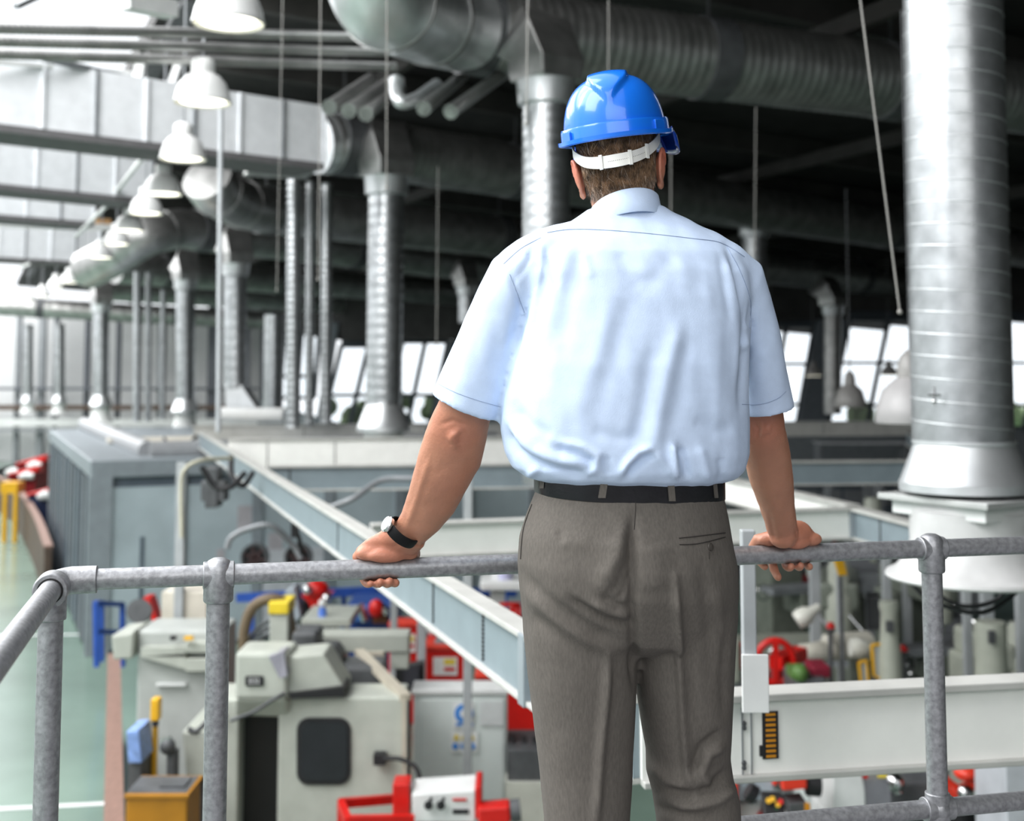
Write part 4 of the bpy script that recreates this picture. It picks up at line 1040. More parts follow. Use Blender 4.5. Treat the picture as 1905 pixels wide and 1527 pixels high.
# the rail running diagonally away and the white one it meets behind the man's legs
J = zpt(1190, 1378)
crane_beam('blue grey crane rail running diagonally away from behind the man\'s legs', zpt(372, 817), J, .215, .10, beam_b, (.72, .865, .912), (.30, .945))
wb, d, n, rot = crane_beam('nearest white crane rail, low at right with black and orange label strip', J, zpt(2050, 1330), .215, .11, beam_w)
p0 = J + d * .0
def onweb(px, py): 
    r = ray(px, py); q = J + n * .027; t = (q - EYE).dot(n) / r.dot(n); return EYE + r * t
p = onweb(1433, 1367); hgt = (onweb(1433, 1322) - onweb(1433, 1410)).length; wid = (onweb(1419, 1367) - onweb(1448, 1367)).length
MB().box(p, (wid, .006, hgt), rot=rot).build('label_strip', dark, wb, smooth=0)
for k in range(9):
    q = p + E3 * hgt * (-.44 + .11 * k) + n * .004; MB().box(q, (wid * .62, .003, hgt * .055), rot=rot).build('label_mark', M('label_orange', (.62, .27, .015), rough=.5), wb, smooth=0)
q = onweb(1417, 1396); MB().box(q, (.014, .012, .03), rot=rot).build('label_tab', dark, wb, smooth=0)
for y in (1346, 1354, 1419, 1428):
    MB().lathe(onweb(1384, y), [(0, .006), (.006, .006), (.008, 0), (0, 0)], 12, n).build('bolt', greyd, wb)
for px in (1381, 1398):
    MB().box(onweb(px, 1385), (.004, .004, .215), rot=rot).build('joint_line', greym, wb, smooth=0)
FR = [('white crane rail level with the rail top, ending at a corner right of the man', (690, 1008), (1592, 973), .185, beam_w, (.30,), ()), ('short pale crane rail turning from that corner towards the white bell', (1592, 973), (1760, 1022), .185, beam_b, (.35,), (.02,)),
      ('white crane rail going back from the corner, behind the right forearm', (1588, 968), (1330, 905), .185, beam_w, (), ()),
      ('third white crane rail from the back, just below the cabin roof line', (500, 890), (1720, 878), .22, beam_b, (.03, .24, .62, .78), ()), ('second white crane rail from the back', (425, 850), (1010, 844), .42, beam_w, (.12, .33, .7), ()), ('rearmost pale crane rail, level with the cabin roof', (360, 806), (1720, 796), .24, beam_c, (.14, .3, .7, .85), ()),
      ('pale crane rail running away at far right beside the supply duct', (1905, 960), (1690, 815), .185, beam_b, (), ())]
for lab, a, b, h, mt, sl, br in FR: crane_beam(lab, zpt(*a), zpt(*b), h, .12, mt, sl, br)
# posts carrying the rails
POSTS = [(338, 11.8, .085, 860, 'grey post with arched conduit, in front of the cabin glazing'), (871, 10.2, .07, 885, 'pale post standing before the white cabinet with signs'), (735, 14.5, .08, 1140, 'short grey post by the farther red cabinet'), (786, 13, .09, 1150, 'grey post left of the nearest red cabinet'),
         (990, 13.5, .08, 1060, 'grey post just left of the trousers'), (1512, 13, .10, 1030, 'double grey post right of the hanging fingers'), (1557, 12.5, .05, 1040, 'thin grey post beside the large milling head'), (1645, 12, .075, 1035, 'grey post left of the front rail post'),
         (1682, 15, .09, 1050, 'shaded grey post hard against the front rail post'), (1792, 11, .07, 1085, 'grey post under the white bell, left of its cables'), (1829, 11.5, .10, 1080, 'thicker grey post under the white bell'), (1893, 11, .09, 1080, 'grey post at the right edge under the white bell')]
for px, Yd, w_, ytop, lab in POSTS:
    b = at(px, 900, Yd); m = MB(); zt_ = max(at(px, ytop, Yd).z, 2.2)
    m.box(V((b.x, b.y, zt_ / 2)), (w_, w_, zt_)); m.box(V((b.x, b.y, .01)), (w_ * 2.4, w_ * 2.4, .02))
    tag(m.build('post', M('post_grey', (.40, .42, .43), rough=.5, var=.08), smooth=0, bevel=.006), lab, 'post', 'posts carrying the crane rails')
Hp = zpt(1395, 1318, ZB + .12); hz_ = at(1395, 985, Hp.y).z
t = thing('hanger_post', 'pale tube post standing on the nearest white crane rail', 'post', Hp)
MB().box(V((Hp.x, Hp.y, (Hp.z + hz_) / 2)), (.04, .04, hz_ - Hp.z)).build('tube', M('post_grey', (.40, .42, .43)), t, smooth=0, bevel=.004)
MB().box(V((Hp.x + .012, Hp.y - .025, Hp.z + .078)), (.077, .012, .165)).build('white_plate', white, t, smooth=0, bevel=.002)
m = MB(); m.tube(smooth_path([at(338, 1000, 11.7), at(337, 905, 11.7), at(345, 872, 11.7), at(375, 856, 11.8), at(430, 852, 12.2)]), .018, 10); tag(m.build('conduit_arch', M('conduit_cream', (.55, .53, .42), rough=.5), smooth=60), 'cream conduit arching from the grey post to the diagonal rail', 'conduit')
for k, (pts, lab) in enumerate([([(305, 815, 21), (320, 838, 20), (345, 832, 20), (365, 812, 20.5)], 'black cable loop on the cabin roof edge'), ([(375, 868, 12), (400, 905, 12), (430, 905, 12), (455, 880, 12.2)], 'black cable loop under the diagonal rail'), ([(430, 850, 12.5), (432, 885, 12.3), (452, 903, 12.2), (470, 880, 12.4)], 'second black cable loop just right of the first under the diagonal rail'),
                               ([(590, 950, 12), (625, 940, 12), (660, 925, 12), (710, 893, 12.2), (770, 890, 12.2)], 'grey hose rising right from the diagonal rail to a pale pipe'), ([(422, 1020, 12.5), (430, 1000, 12.5), (460, 984, 12.5), (505, 978, 12.5), (545, 1015, 12.6), (560, 1040, 12.6)], 'grey bent pipe above the two round fans')]):
    m = MB(); m.tube(smooth_path([at(*p) for p in pts]), .028, 10); tag(m.build('cable', dark if k < 3 else greym, smooth=60), lab, 'cable' if k < 3 else 'hose')
m = MB(); a = zpt(548, 935, ZB - .05)
m.box(at(548, 945, 11.4), (.10, .10, .22)); m.box(at(549, 968, 11.4), (.06, .08, .3)); m.tube(smooth_path([at(549, 985, 11.4), at(556, 1000, 11.4), at(562, 1030, 11.5)]), .02, 8)
tag(m.build('rail_trolley', dark, smooth=0), 'black trolley with dangling cable on the diagonal crane rail', 'trolley')
m = MB(); m.box(at(398, 905, 15.6), (.16, .3, .5)); m.box(at(400, 912, 15.6), (.3, .25, .25)); tag(m.build('hoist_block', greyd, smooth=0, bevel=.02), 'dark hoist block on the far part of the diagonal rail', 'hoist')
# pale pipe frame in front of the cabin
m = MB(); m.tube([at(770, 890, 12.2), at(872, 884, 12.2), at(872, 960, 12.2)], .03, 10); tag(m.build('pipe_bracket', white, smooth=40), 'white pipe bracket on the pale post left of the man\'s belt', 'pipe')

# ---------------------------------------------------------------- glazed cabin
A = at(175, 855, 18.8); A.z = 0; CH = 2.82; CL, CD = 7.4, 11.0
cb = thing('glazed_cabin', 'long grey glazed cabin at left below the crane rails', 'cabin', A)
def cp(u, v, z=0): return A + UU * u + VV * v + E3 * z
rotU = Matrix((UU, VV, E3)).transposed()
MB().box(cp(CL / 2, CD / 2, CH / 2 - .05), (CL - .1, CD - .1, CH - .1), rot=rotU).build('inner_wall', cabd, cb, smooth=0)
MB().box(cp(CL / 2, CD / 2, CH - .09), (CL + .1, CD + .1, .26), rot=rotU).build('roof_edge', cabg, cb, smooth=0, bevel=.02)
for u in (.1, 1.28, 2.45, 3.6, 4.8, 6.0, 7.2):
    MB().box(cp(u, .0, CH / 2 - .1), (.16 if u > .2 else .34, .12, CH - .2), rot=rotU).build('mullion', cabg, cb, smooth=0)
for i, u in enumerate((.27, 1.36, 2.53, 3.68, 4.88, 6.08)):
    w_ = (1.28, 2.45, 3.6, 4.8, 6.0, 7.2)[i] - u - .08
    MB().box(cp(u + w_ / 2, .01, 1.25), (w_, .03, 2.4), rot=rotU).build('glazing_panel', cabp, cb, smooth=0)
for u, w_, z, h in ((1.9, .12, 1.2, .5), (2.3, .3, 1.9, .4), (2.75, .22, 1.5, .3), (3.2, .2, 1.2, .3)):
    MB().box(cp(u, -.012, z), (w_, .012, h), rot=rotU).build('notice', M('notice_pale', (.42, .40, .42), rough=.5), cb, smooth=0)
MB().box(cp(3.05, -.02, .75), (1.0, .03, 1.3), rot=rotU).build('pale_lower_panel', M('panel_pale', (.55, .57, .60), rough=.4), cb, smooth=0)
MB().box(cp(.72, -.012, .9), (.06, .02, 1.6), rot=rotU).build('dark_slot', cabd, cb, smooth=0)
for i in range(14):
    v = .3 + i * .78
    MB().box(cp(-.01, v, CH / 2 - .1), (.08, .42 if i % 2 else .22, CH - .3), rot=rotU).build('side_panel', M('cabin_side', (.15, .17, .19), rough=.5) if i % 3 else cabd, cb, smooth=0)
m = MB(); m.tube([cp(.9, .7, CH + .11), cp(CL - .6, .7, CH + .16)], .16, 16); tag(m.build('roof_duct', M('roof_duct_grey', (.34, .35, .36), rough=.45), smooth=40), 'rounded grey duct along the front of the cabin roof', 'duct')
m = MB(); m.tube([cp(.9, .9, CH + .11), cp(.7, CD - .5, CH + .16)], .16, 16); tag(m.build('roof_duct', M('roof_duct_grey', (.40, .41, .42)), smooth=40), 'rounded grey duct along the left side of the cabin roof', 'duct')
m = MB(); m.box(cp(2.2, 3.6, CH + .07), (2.5, 2.6, .06), rot=rotU); m.box(cp(2.2, 3.2, CH + .11), (2.4, .5, .10), rot=rotU); m.box(cp(2.0, 4.4, CH + .11), (2.8, .35, .08), rot=rotU)
tag(m.build('cable_tray', M('tray_cream', (.66, .63, .56), rough=.6), smooth=0), 'cream cable trays lying on the cabin roof', 'tray')
for k, (px, lab) in enumerate([(475, 'left of two dark round fans in the cabin wall'), (556, 'right of two dark round fans in the cabin wall')]):
    p = at(px, 1036, 18.2); t = thing('wall_fan', lab, 'fan', p, 'round fans')
    MB().lathe(p, [(.20, -.05), (.20, .08), (.17, .08), (.17, -.05)], 28, V((0, -1, 0)), caps=False).build('housing', greyd, t); 
    m = MB(); m.lathe(p, [(0, .02), (.17, .02), (.17, 0), (0, 0)], 28, V((0, -1, 0))); m.build('grille', dark, t)
    m = MB()
    for q in range(3): m.box(p + V((0, -.05, 0)), (.34, .01, .04), rot=Matrix.Rotation(R(60 * q + 15), 3, 'Y'))
    m.build('blade', M('fan_red', (.06, .03, .03)), t, smooth=0)
# ---------------------------------------------------------------- low wall with wooden top
wood = M('wood_rail_pink', (.26, .155, .12), rough=.55, var=.15, scale=9, stretch=(6, .8, 6))
woodb = M('wood_panel_brown', (.11, .075, .055), rough=.6, var=.2, scale=3)
def barrier(lab, pts, zt_, w_, mats, group='curved low barriers'):
    t = thing('curved_barrier', lab, 'barrier', V((pts[0][0], pts[0][1], 0)), group); P = smooth_path([V((x, y, 0)) for x, y in pts], 6)
    def strip(w, z0, z1):
        m = MB(); rings = []
        for i, p in enumerate(P):
            d = (P[min(i + 1, len(P) - 1)] - P[max(0, i - 1)]).normalized(); s = V((d.y, -d.x, 0))
            rings.append([p - s * w + E3 * z0, p + s * w + E3 * z0, p + s * w + E3 * z1, p - s * w + E3 * z1])
        return m.loft(rings)
    strip(w_ * .8, 0, zt_ - .04).build('panel', mats[1], t, smooth=30); strip(w_, zt_ - .04, zt_).build('wooden_top', mats[0], t, smooth=30)
q = [atz(212, y, 1.0) for y in (1600, 1527, 1400, 1300, 1215)]
barrier('near curved low barrier with pinkish wooden top beside the cream lathe', [(p.x - .0, p.y) for p in q], 1.0, .07, (wood, woodb))
q = [atz(x, y, 1.0) for x, y in ((90, 1015), (70, 962), (45, 922), (20, 897), (-20, 880))]
barrier('far brown low barrier at the left edge beyond the cabin', [(p.x, p.y) for p in q], 1.0, .08, (wood, woodb))
# small blue rail frame between cabin and low wall
m = MB()
for a, b in [((178, 1120, 15.8), (180, 1240, 15.8)), ((178, 1122, 15.8), (228, 1124, 16.5)), ((228, 1124, 16.5), (228, 1240, 16.5)), ((180, 1175, 15.8), (228, 1176, 16.5)), ((178, 1122, 15.8), (189, 1120, 17)), ((189, 1118, 17), (189, 1230, 17))]:
    m.bar(at(*a), at(*b), .06, .06)
tag(m.build('blue_stand', M('frame_blue', (.03, .10, .42), rough=.4), smooth=0), 'small blue metal frame between low barrier and cream lathe', 'frame')
m = MB(); m.bar(at(440, 1112, 18), at(700, 1098, 18), .06, .12); m.bar(at(700, 1098, 18), at(960, 1102, 19), .06, .12)
for px in (470, 640, 800, 940): m.bar(at(px, 1105, 18.2), V((at(px, 1105, 18.2).x, at(px, 1105, 18.2).y, 0)), .06, .06, up=V((0, 1, 0)))
tag(m.build('blue_barrier', M('frame_blue', (.03, .10, .42)), smooth=0), 'long blue rail along the foot of the cabin', 'barrier')

# ---------------------------------------------------------------- cream lathe at lower left
def ground(px, Yd): p = at(px, 1500, Yd); return V((p.x, p.y, 0))
def zb(py, Yd): return at(952, py, Yd).z
def blk(m, x0, y0, x1, y1, Yd, dep, floor_=False):
    a, b = at(x0, y1, Yd), at(x1, y0, Yd); z0 = 0 if floor_ else a.z
    return m.box(V(((a.x + b.x) / 2, Yd + dep / 2, (z0 + b.z) / 2)), (b.x - a.x, dep, b.z - z0))
LY = 9.6
lt = thing('cnc_lathe', 'large cream CNC lathe at lower left with dark rounded window', 'machine', ground(600, LY))
m = MB(); blk(m, 515, 1296, 752, 1500, LY, .42, True); m.build('front_housing', offw, lt, smooth=0, bevel=.02)
m = MB(); blk(m, 384, 1300, 445, 1500, LY + .1, .5, True); m.build('left_housing', offw, lt, smooth=0, bevel=.02)
m = MB(); blk(m, 440, 1328, 518, 1512, LY + .3, .25, True); m.build('dark_bay', M('bay_black', (.012, .011, .011), rough=.4), lt, smooth=0)
m = MB(); blk(m, 436, 1214, 536, 1302, LY - .12, .42); a = at(436, 1302, LY - .12); b = at(536, 1302, LY - .12)
m.prism([at(436, 1300, LY - .12), at(535, 1300, LY - .12), at(540, 1335, LY + .02), at(436, 1332, LY + .02)], V((0, .3, 0))); m.build('headstock', offw, lt, smooth=0, bevel=.03)
m = MB(); m.prism([at(520, 1300, LY - .1), at(532, 1222, LY - .05), at(602, 1216, LY), at(642, 1282, LY), at(640, 1290, LY)], V((0, .40, 0))); m.build('hood', offw, lt, smooth=0, bevel=.025)
m = MB(); m.prism([at(500, 1222, LY - .2), at(528, 1212, LY - .15), at(534, 1258, LY - .2), at(520, 1262, LY - .22)], V((0, .2, 0))); m.build('control_face', M('panel_lilac', (.30, .30, .34), rough=.4), lt, smooth=0)
m = MB(); m.prism([at(536, 1290, LY - .12), at(640, 1278, LY - .06), at(640, 1296, LY - .06), at(540, 1300, LY - .12)], V((0, .3, 0))); m.build('hood_gap', dark, lt, smooth=0)
def rounded(x0, y0, x1, y1, r, Yd, dep):
    P = []
    for cx_, cy_, a0 in ((x1 - r, y0 + r, -90), (x1 - r, y1 - r, 0), (x0 + r, y1 - r, 90), (x0 + r, y0 + r, 180)):
        for k in range(6): q = R(a0 + 18 * k); P.append(at(cx_ + r * math.cos(q), cy_ + r * math.sin(q), Yd))
    return MB().prism(P, V((0, dep, 0)))
rounded(552, 1336, 652, 1460, 22, LY - .02, .05).build('window_gasket', dark, lt, smooth=30)
rounded(560, 1343, 646, 1452, 18, LY - .03, .05).build('dark_window', M('window_smoked', (.02, .02, .025), rough=.1), lt, smooth=30)
rounded(456, 1258, 490, 1276, 3, LY - .135, .02).build('model_plate', dark, lt, smooth=0)
def text(s, p, size, mat, parent, name, rx=90, rz=0, ext=.001):
    cu = bpy.data.curves.new(name, 'FONT'); cu.body = s; cu.size = size; cu.extrude = ext; cu.align_x = 'CENTER'; cu.align_y = 'CENTER'
    o = bpy.data.objects.new(name, cu); C.objects.link(o); dg = bpy.context.evaluated_depsgraph_get(); dg.update(); me = bpy.data.meshes.new_from_object(o.evaluated_get(dg)); bpy.data.objects.remove(o); o = bpy.data.objects.new(name, me); C.objects.link(o); me.materials.clear(); me.materials.append(mat); o.parent = parent
    o.location = V(p) - ORG[parent.name]; o.rotation_euler = (R(rx), 0, R(rz)); ORG[o.name] = ORG[parent.name]; return o
text('E32', at(473, 1267, LY - .142), .055, M('label_white', (.8, .8, .8)), lt, 'model_lettering')
m = MB(); m.bar(at(752, 1296, LY - .02), at(752, 1480, LY - .02), .035, .04, up=V((0, 1, 0))); m.bar(at(668, 1212, LY + 1.05), at(755, 1298, LY - .02), .08, .05); m.build('door_frame', M('door_cream', (.50, .46, .38), rough=.5), lt, smooth=0)
m = MB(); m.tube(smooth_path([at(430, 1340, LY - .1), at(470, 1325, LY - .2), at(510, 1300, LY - .2), at(530, 1290, LY - .15)]), .014, 8); m.build('cable', greyd, lt, smooth=60)
m = MB(); blk(m, 630, 1240, 712, 1300, LY + .6, .4); blk(m, 542, 1176, 590, 1225, LY + .6, .35); m.build('turret', greyd, lt, smooth=0, bevel=.03)
m = MB(); m.prism([at(545, 1212, LY + .6), at(618, 1210, LY + .6), at(630, 1225, LY + .6), at(632, 1275, LY + .6), at(560, 1275, LY + .6)], V((0, .4, 0))); m.build('cover_plate', greyd, lt, smooth=0, bevel=.02)
m = MB(); m.box(at(707, 1410, LY - .06), (.09, .1, .075)); m.tube(smooth_path([at(712, 1411, LY - .1), at(745, 1412, LY - .12), at(775, 1430, LY - .15), at(785, 1472, LY - .2)]), .016, 10); m.build('plug_cable', dark, lt, smooth=30)
# yellow-topped column with hose
t = thing('tool_column', 'cream column with yellow cap and arched brown hose above the lathe', 'column', ground(515, LY + 1.0))
m = MB(); blk(m, 500, 1142, 536, 1260, LY + 1.0, .3, True); m.build('column', offw, t, smooth=0, bevel=.01)
m = MB(); blk(m, 499, 1120, 537, 1143, LY + .98, .34); m.build('yellow_cap', M('cap_yellow', (.75, .58, .04), rough=.4), t, smooth=0, bevel=.01)
m = MB(); m.tube(smooth_path([at(452, 1225, LY + 1.1), at(455, 1170, LY + 1.1), at(470, 1130, LY + 1.1), at(500, 1114, LY + 1.1), at(528, 1122, LY + 1.15), at(540, 1160, LY + 1.2), at(545, 1220, LY + 1.2)]), .045, 12); m.build('hose', M('hose_brown', (.16, .12, .075), rough=.6), t, smooth=60)
for k in range(3):
    m = MB(); m.tube(smooth_path([at(460, 1225 - 3 * k, LY + 1.2), at(468 + 3 * k, 1180 + 8 * k, LY + 1.2), at(500, 1155 + 12 * k, LY + 1.2)]), .014, 8); m.build('thin_hose', greyd, t, smooth=60)
# arm
t = thing('loader_arm', 'cream horizontal loader arm reaching right above the lathe', 'machine', ground(660, LY + 1.2))
m = MB(); blk(m, 570, 1180, 760, 1214, LY + 1.12, .25); m.build('arm', offw, t, smooth=0, bevel=.012)
m = MB(); blk(m, 728, 1200, 760, 1245, LY + 1.14, .2); m.build('end_bracket', offw, t, smooth=0, bevel=.012)
m = MB(); blk(m, 590, 1212, 640, 1300, LY + 1.14, .2, True); m.build('pedestal', greym, t, smooth=0)
m = MB(); blk(m, 672, 1212, 715, 1236, LY + 1.1, .2); m.build('gripper', M('door_cream', (.50, .46, .38)), t, smooth=0, bevel=.01)
# second machine behind, left of the post
t = thing('milling_centre', 'older pale grey machine between low barrier and cream lathe', 'machine', ground(330, 11.2))
m = MB(); blk(m, 250, 1172, 415, 1440, 11.0, .55, True); m.build('housing', M('machine_grey', (.43, .45, .43), rough=.45, var=.06), t, smooth=0, bevel=.03)
m = MB(); m.prism([at(206, 1182, 10.9), at(240, 1178, 10.9), at(250, 1172, 10.9), at(246, 1226, 10.9), at(210, 1228, 10.9)], V((0, .5, 0))); m.build('side_hood', offw, t, smooth=0, bevel=.02)
m = MB(); blk(m, 262, 1205, 345, 1222, 10.9, .25); m.prism([at(262, 1222, 10.9), at(345, 1215, 10.9), at(345, 1245, 10.9)], V((0, .1, 0))); m.build('step_cover', offw, t, smooth=0)
m = MB(); blk(m, 290, 1272, 345, 1276, 10.95, .12); blk(m, 262, 1217, 330, 1221, 10.94, .12); m.build('ledge', white, t, smooth=0)
m = MB(); blk(m, 345, 1195, 400, 1215, 10.9, .3); blk(m, 344, 1225, 392, 1250, 10.9, .2); m.build('panel', offw, t, smooth=0, bevel=.01)
m = MB(); blk(m, 342, 1185, 358, 1191, 10.85, .05); m.build('warning_label', yellow, t, smooth=0)
m = MB(); blk(m, 316, 1184, 326, 1191, 10.85, .05); m.build('badge', dark, t, smooth=0)
m = MB(); m.cyl(at(262, 1138, 11.9), at(258, 1136, 11.75), .11, n=20); m.build('round_dial', greyd, t, smooth=40)
t = thing('cream_box', 'plain cream control box standing on the older grey machine', 'box', at(343, 1160, 11.8))
m = MB(); blk(m, 299, 1101, 386, 1158, 11.8, .6); m.build('box_body', M('box_cream', (.62, .58, .50), rough=.6), t, smooth=0, bevel=.01)
m = MB(); blk(m, 306, 1158, 380, 1172, 11.9, .4); m.build('box_base', greyd, t, smooth=0)
m = MB(); m.prism([at(266, 1112, 12.4), at(278, 1112, 12.4), at(292, 1155, 12.4), at(284, 1157, 12.4)], V((0, .2, 0))); tag(m.build('red_guard', red, smooth=0), 'curved red guard left of the cream control box', 'guard')
# cream tray unit, yellow post, blue bin, yellow tank at the lower left
t = thing('chip_conveyor', 'low cream tray unit left of the dark lathe bay', 'machine', ground(365, 9.8))
m = MB(); m.prism([at(338, 1360, 9.7), at(386, 1366, 9.7), at(386, 1448, 9.7), at(346, 1448, 9.7)], V((0, 1, 0))); m.build('tray', offw, t, smooth=0, bevel=.02)
m = MB(); blk(m, 350, 1446, 386, 1500, 9.8, .8, True); m.build('base', greyd, t, smooth=0)
m = MB(); m.tube(smooth_path([at(350, 1355, 9.7), at(365, 1360, 9.7), at(390, 1340, 9.7), at(420, 1332, 9.6)]), .02, 8); m.build('hose', greyd, t, smooth=60)
t = thing('yellow_lift_post', 'slim yellow lifting post left of the lathe', 'post', ground(286, 9.6))
m = MB(); blk(m, 281, 1330, 291, 1460, 9.6, .06, True); m.build('mast', yellow, t, smooth=0, bevel=.004)
m = MB(); blk(m, 279, 1301, 295, 1342, 9.55, .10); m.build('head', yellow, t, smooth=0, bevel=.01)
m = MB(); blk(m, 283, 1342, 292, 1352, 9.54, .05); m.build('latch', dark, t, smooth=0)
t = thing('blue_bin', 'light blue bin with dark base beside the wooden topped barrier', 'bin', ground(250, 9.3))
m = MB(); m.prism([at(235, 1360, 9.3), at(258, 1358, 9.3), at(264, 1420, 9.3), at(238, 1420, 9.3)], V((0, .3, 0))); m.build('bin_body', M('bin_blue', (.25, .38, .70), rough=.4, var=.2, scale=20), t, smooth=0, bevel=.01)
m = MB(); blk(m, 238, 1420, 262, 1460, 9.35, .3, True); m.build('bin_base', greyd, t, smooth=0)
t = thing('yellow_tank', 'ochre yellow tank with dark top at the bottom left', 'tank', ground(292, 8.6))
m = MB(); blk(m, 233, 1484, 349, 1527, 8.6, .36, True); m.build('tank_body', M('tank_ochre', (.42, .19, .012), rough=.45), t, smooth=0, bevel=.015)
m = MB(); blk(m, 231, 1478, 351, 1486, 8.58, .40); m.build('rim', M('tank_ochre', (.42, .19, .012)), t, smooth=0, bevel=.005)
m = MB(); blk(m, 235, 1474, 347, 1479, 8.61, .34); blk(m, 296, 1462, 343, 1475, 8.7, .2); m.build('dark_lid', greyd, t, smooth=0)
t = thing('coolant_pump', 'small black and chrome coolant pump standing behind the yellow tank', 'pump', ground(322, 9.5))
m = MB(); m.cyl(ground(322, 9.5), at(322, 1392, 9.5), .045, n=14); m.ball(at(312, 1388, 9.45), .06, None, 12, 8); m.build('pump_body', greyd, t); 
m = MB(); m.bar(at(300, 1380, 9.45), at(318, 1375, 9.45), .04, .04); m.build('handle', M('steel', (.72, .72, .72)), t)
# white cabinet with safety signs
t = thing('white_cabinet', 'pale switch cabinet with blue and yellow safety signs', 'cabinet', ground(855, 10.8))
m = MB(); blk(m, 768, 1290, 944, 1460, 10.8, .3, True); m.build('cabinet_body', M('cabinet_pale', (.68, .73, .71), rough=.4, var=.03), t, smooth=0, bevel=.02)
m = MB(); blk(m, 765, 1284, 946, 1292, 10.77, .34); m.build('top_edge', white, t, smooth=0, bevel=.005)
m = MB(); blk(m, 782, 1300, 938, 1490, 10.78, .04); m.build('door', M('cabinet_pale', (.60, .64, .62)), t, smooth=0, bevel=.008)
def sign(x0, y0, x1, y1, parent, Yd, mat): 
    m = MB(); blk(m, x0, y0, x1, y1, Yd, .006); return m.build('sign_plate', mat, parent, smooth=0)
spl, sbl, syl = M('sign_white', (.80, .81, .80), rough=.4), M('sign_blue', (.08, .28, .70), rough=.4), M('sign_yellow', (.80, .62, .08), rough=.4)
s1 = sign(843, 1306, 882, 1356, t, 10.765, spl)
m = MB(); p = at(863, 1327, 10.755); m.lathe(p, [(0, .004), (.078, .004), (.078, 0), (0, 0)], 32, V((0, -1, 0))); m.build('blue_disc', sbl, s1)
m = MB(); m.lathe(p, [(0, .007), (.034, .007), (.034, .004), (0, .004)], 24, V((0, -1, 0))); m.build('pictogram', spl, s1)
for x0, x1 in ((848, 860), (864, 880)):
    m = MB(); blk(m, x0, 1345, x1, 1350, 10.758, .004); m.build('blue_line', sbl, s1, smooth=0)
s2 = sign(838, 1360, 889, 1400, t, 10.765, spl)
for x in (843, 857, 871):
    m = MB(); m.prism([at(x, 1376, 10.757), at(x + 12, 1376, 10.757), at(x + 6, 1364, 10.757)], V((0, .004, 0))); m.build('warning_triangle', syl, s2, smooth=0)
for x0, x1 in ((841, 853), (856, 868), (872, 885)):
    m = MB(); m.lathe(at((x0 + x1) / 2, 1388, 10.757), [(0, .004), (.026, .004), (.026, 0), (0, 0)], 20, V((0, -1, 0))); m.build('blue_disc', sbl, s2)
s3 = sign(893, 1305, 937, 1350, t, 10.767, M('paper_pale', (.66, .68, .68)))
# red equipment cabinets
def redcab(lab, x0, y0, x1, y1, Yd, lid, signed):
    t = thing('red_cabinet', lab, 'cabinet', ground((x0 + x1) / 2, Yd), 'red cabinets')
    m = MB(); blk(m, x0, y0, x1, y1, Yd, .3, True); m.build('cabinet_body', red, t, smooth=0, bevel=.015)
    a, b = at(x0 - 1, y0, Yd - .03), at(x1 + 1, y0, Yd - .03)
    MB().prism([a, b, b + V((0, .38, 0)), a + V((0, .38, 0))], V((0, 0, .03))).build('lid', M('lid_orange_red', (.80, .06, .03), rough=.3), t, smooth=0, bevel=.008)
    if lid: m = MB(); m.box(at((x0 + x1) / 2 + 8, y0 - 8, Yd + .2), (.3, .2, .12)); m.build('grey_top_box', greym, t, smooth=0, bevel=.01)
    if signed:
        s = sign(x0 + (x1 - x0) * .2, y0 + 14, x0 + (x1 - x0) * .82, y0 + 48, t, Yd - .02, spl)
        m = MB(); blk(m, x0 + (x1 - x0) * .48, y0 + 18, x0 + (x1 - x0) * .76, y0 + 28, Yd - .03, .006); m.build('yellow_patch', syl, s, smooth=0)
        m = MB(); blk(m, x0 + (x1 - x0) * .48, y0 + 34, x0 + (x1 - x0) * .76, y0 + 40, Yd - .03, .006); m.build('red_line', red, s, smooth=0)
redcab('nearest red cabinet with white and yellow sign, behind the pale cabinet', 791, 1208, 864, 1290, 13.2, True, True)
redcab('farther red cabinet with a pale sign at the end of the loader arm', 722, 1165, 784, 1240, 15.2, False, True)
redcab('large plain red cabinet just left of the trousers', 884, 1262, 1000, 1380, 11.9, False, False)
m = MB(); blk(m, 800, 1215, 838, 1222, 14.6, .4, False)
t = thing('small_red_unit', 'small red unit between the two red cabinets with signs', 'machine', ground(815, 14.4))
m = MB(); blk(m, 793, 1188, 830, 1215, 14.4, .4, True); m.build('housing', red, t, smooth=0, bevel=.01)
m = MB(); m.ball(at(812, 1165, 14.6), (.12, .12, .12)); m.cyl(at(812, 1188, 14.6), at(812, 1170, 14.6), .05); m.build('motor', white, t)
t = thing('monitor', 'black swivel monitor between the lathe and the nearest red cabinet', 'monitor', at(760, 1290, 11.6))
m = MB(); m.prism([at(735, 1242, 11.5), at(788, 1232, 11.4), at(788, 1285, 11.4), at(735, 1284, 11.5)], V((0, .12, 0))); m.build('screen_case', dark, t, smooth=0, bevel=.012)
m = MB(); m.prism([at(750, 1244, 11.45), at(780, 1239, 11.38), at(780, 1276, 11.38), at(752, 1278, 11.45)], V((0, .02, 0))); m.build('screen', M('screen_dark', (.06, .06, .07), rough=.2), t, smooth=0)
m = MB(); m.cyl(at(758, 1284, 11.55), at(758, 1300, 11.55), .04, n=12); m.cyl(at(758, 1300, 11.55), ground(758, 11.55), .03, n=12); m.build('stand', greyd, t)
t = thing('grey_chest', 'grey tool chest with black fittings left of the trousers', 'chest', ground(975, 10.6))
m = MB(); blk(m, 944, 1395, 1030, 1456, 10.6, .6); m.build('chest_body', greyd, t, smooth=0, bevel=.01)
m = MB(); blk(m, 940, 1456, 1035, 1500, 10.55, .7, True); m.build('plinth', M('plinth_cream', (.62, .63, .56)), t, smooth=0)
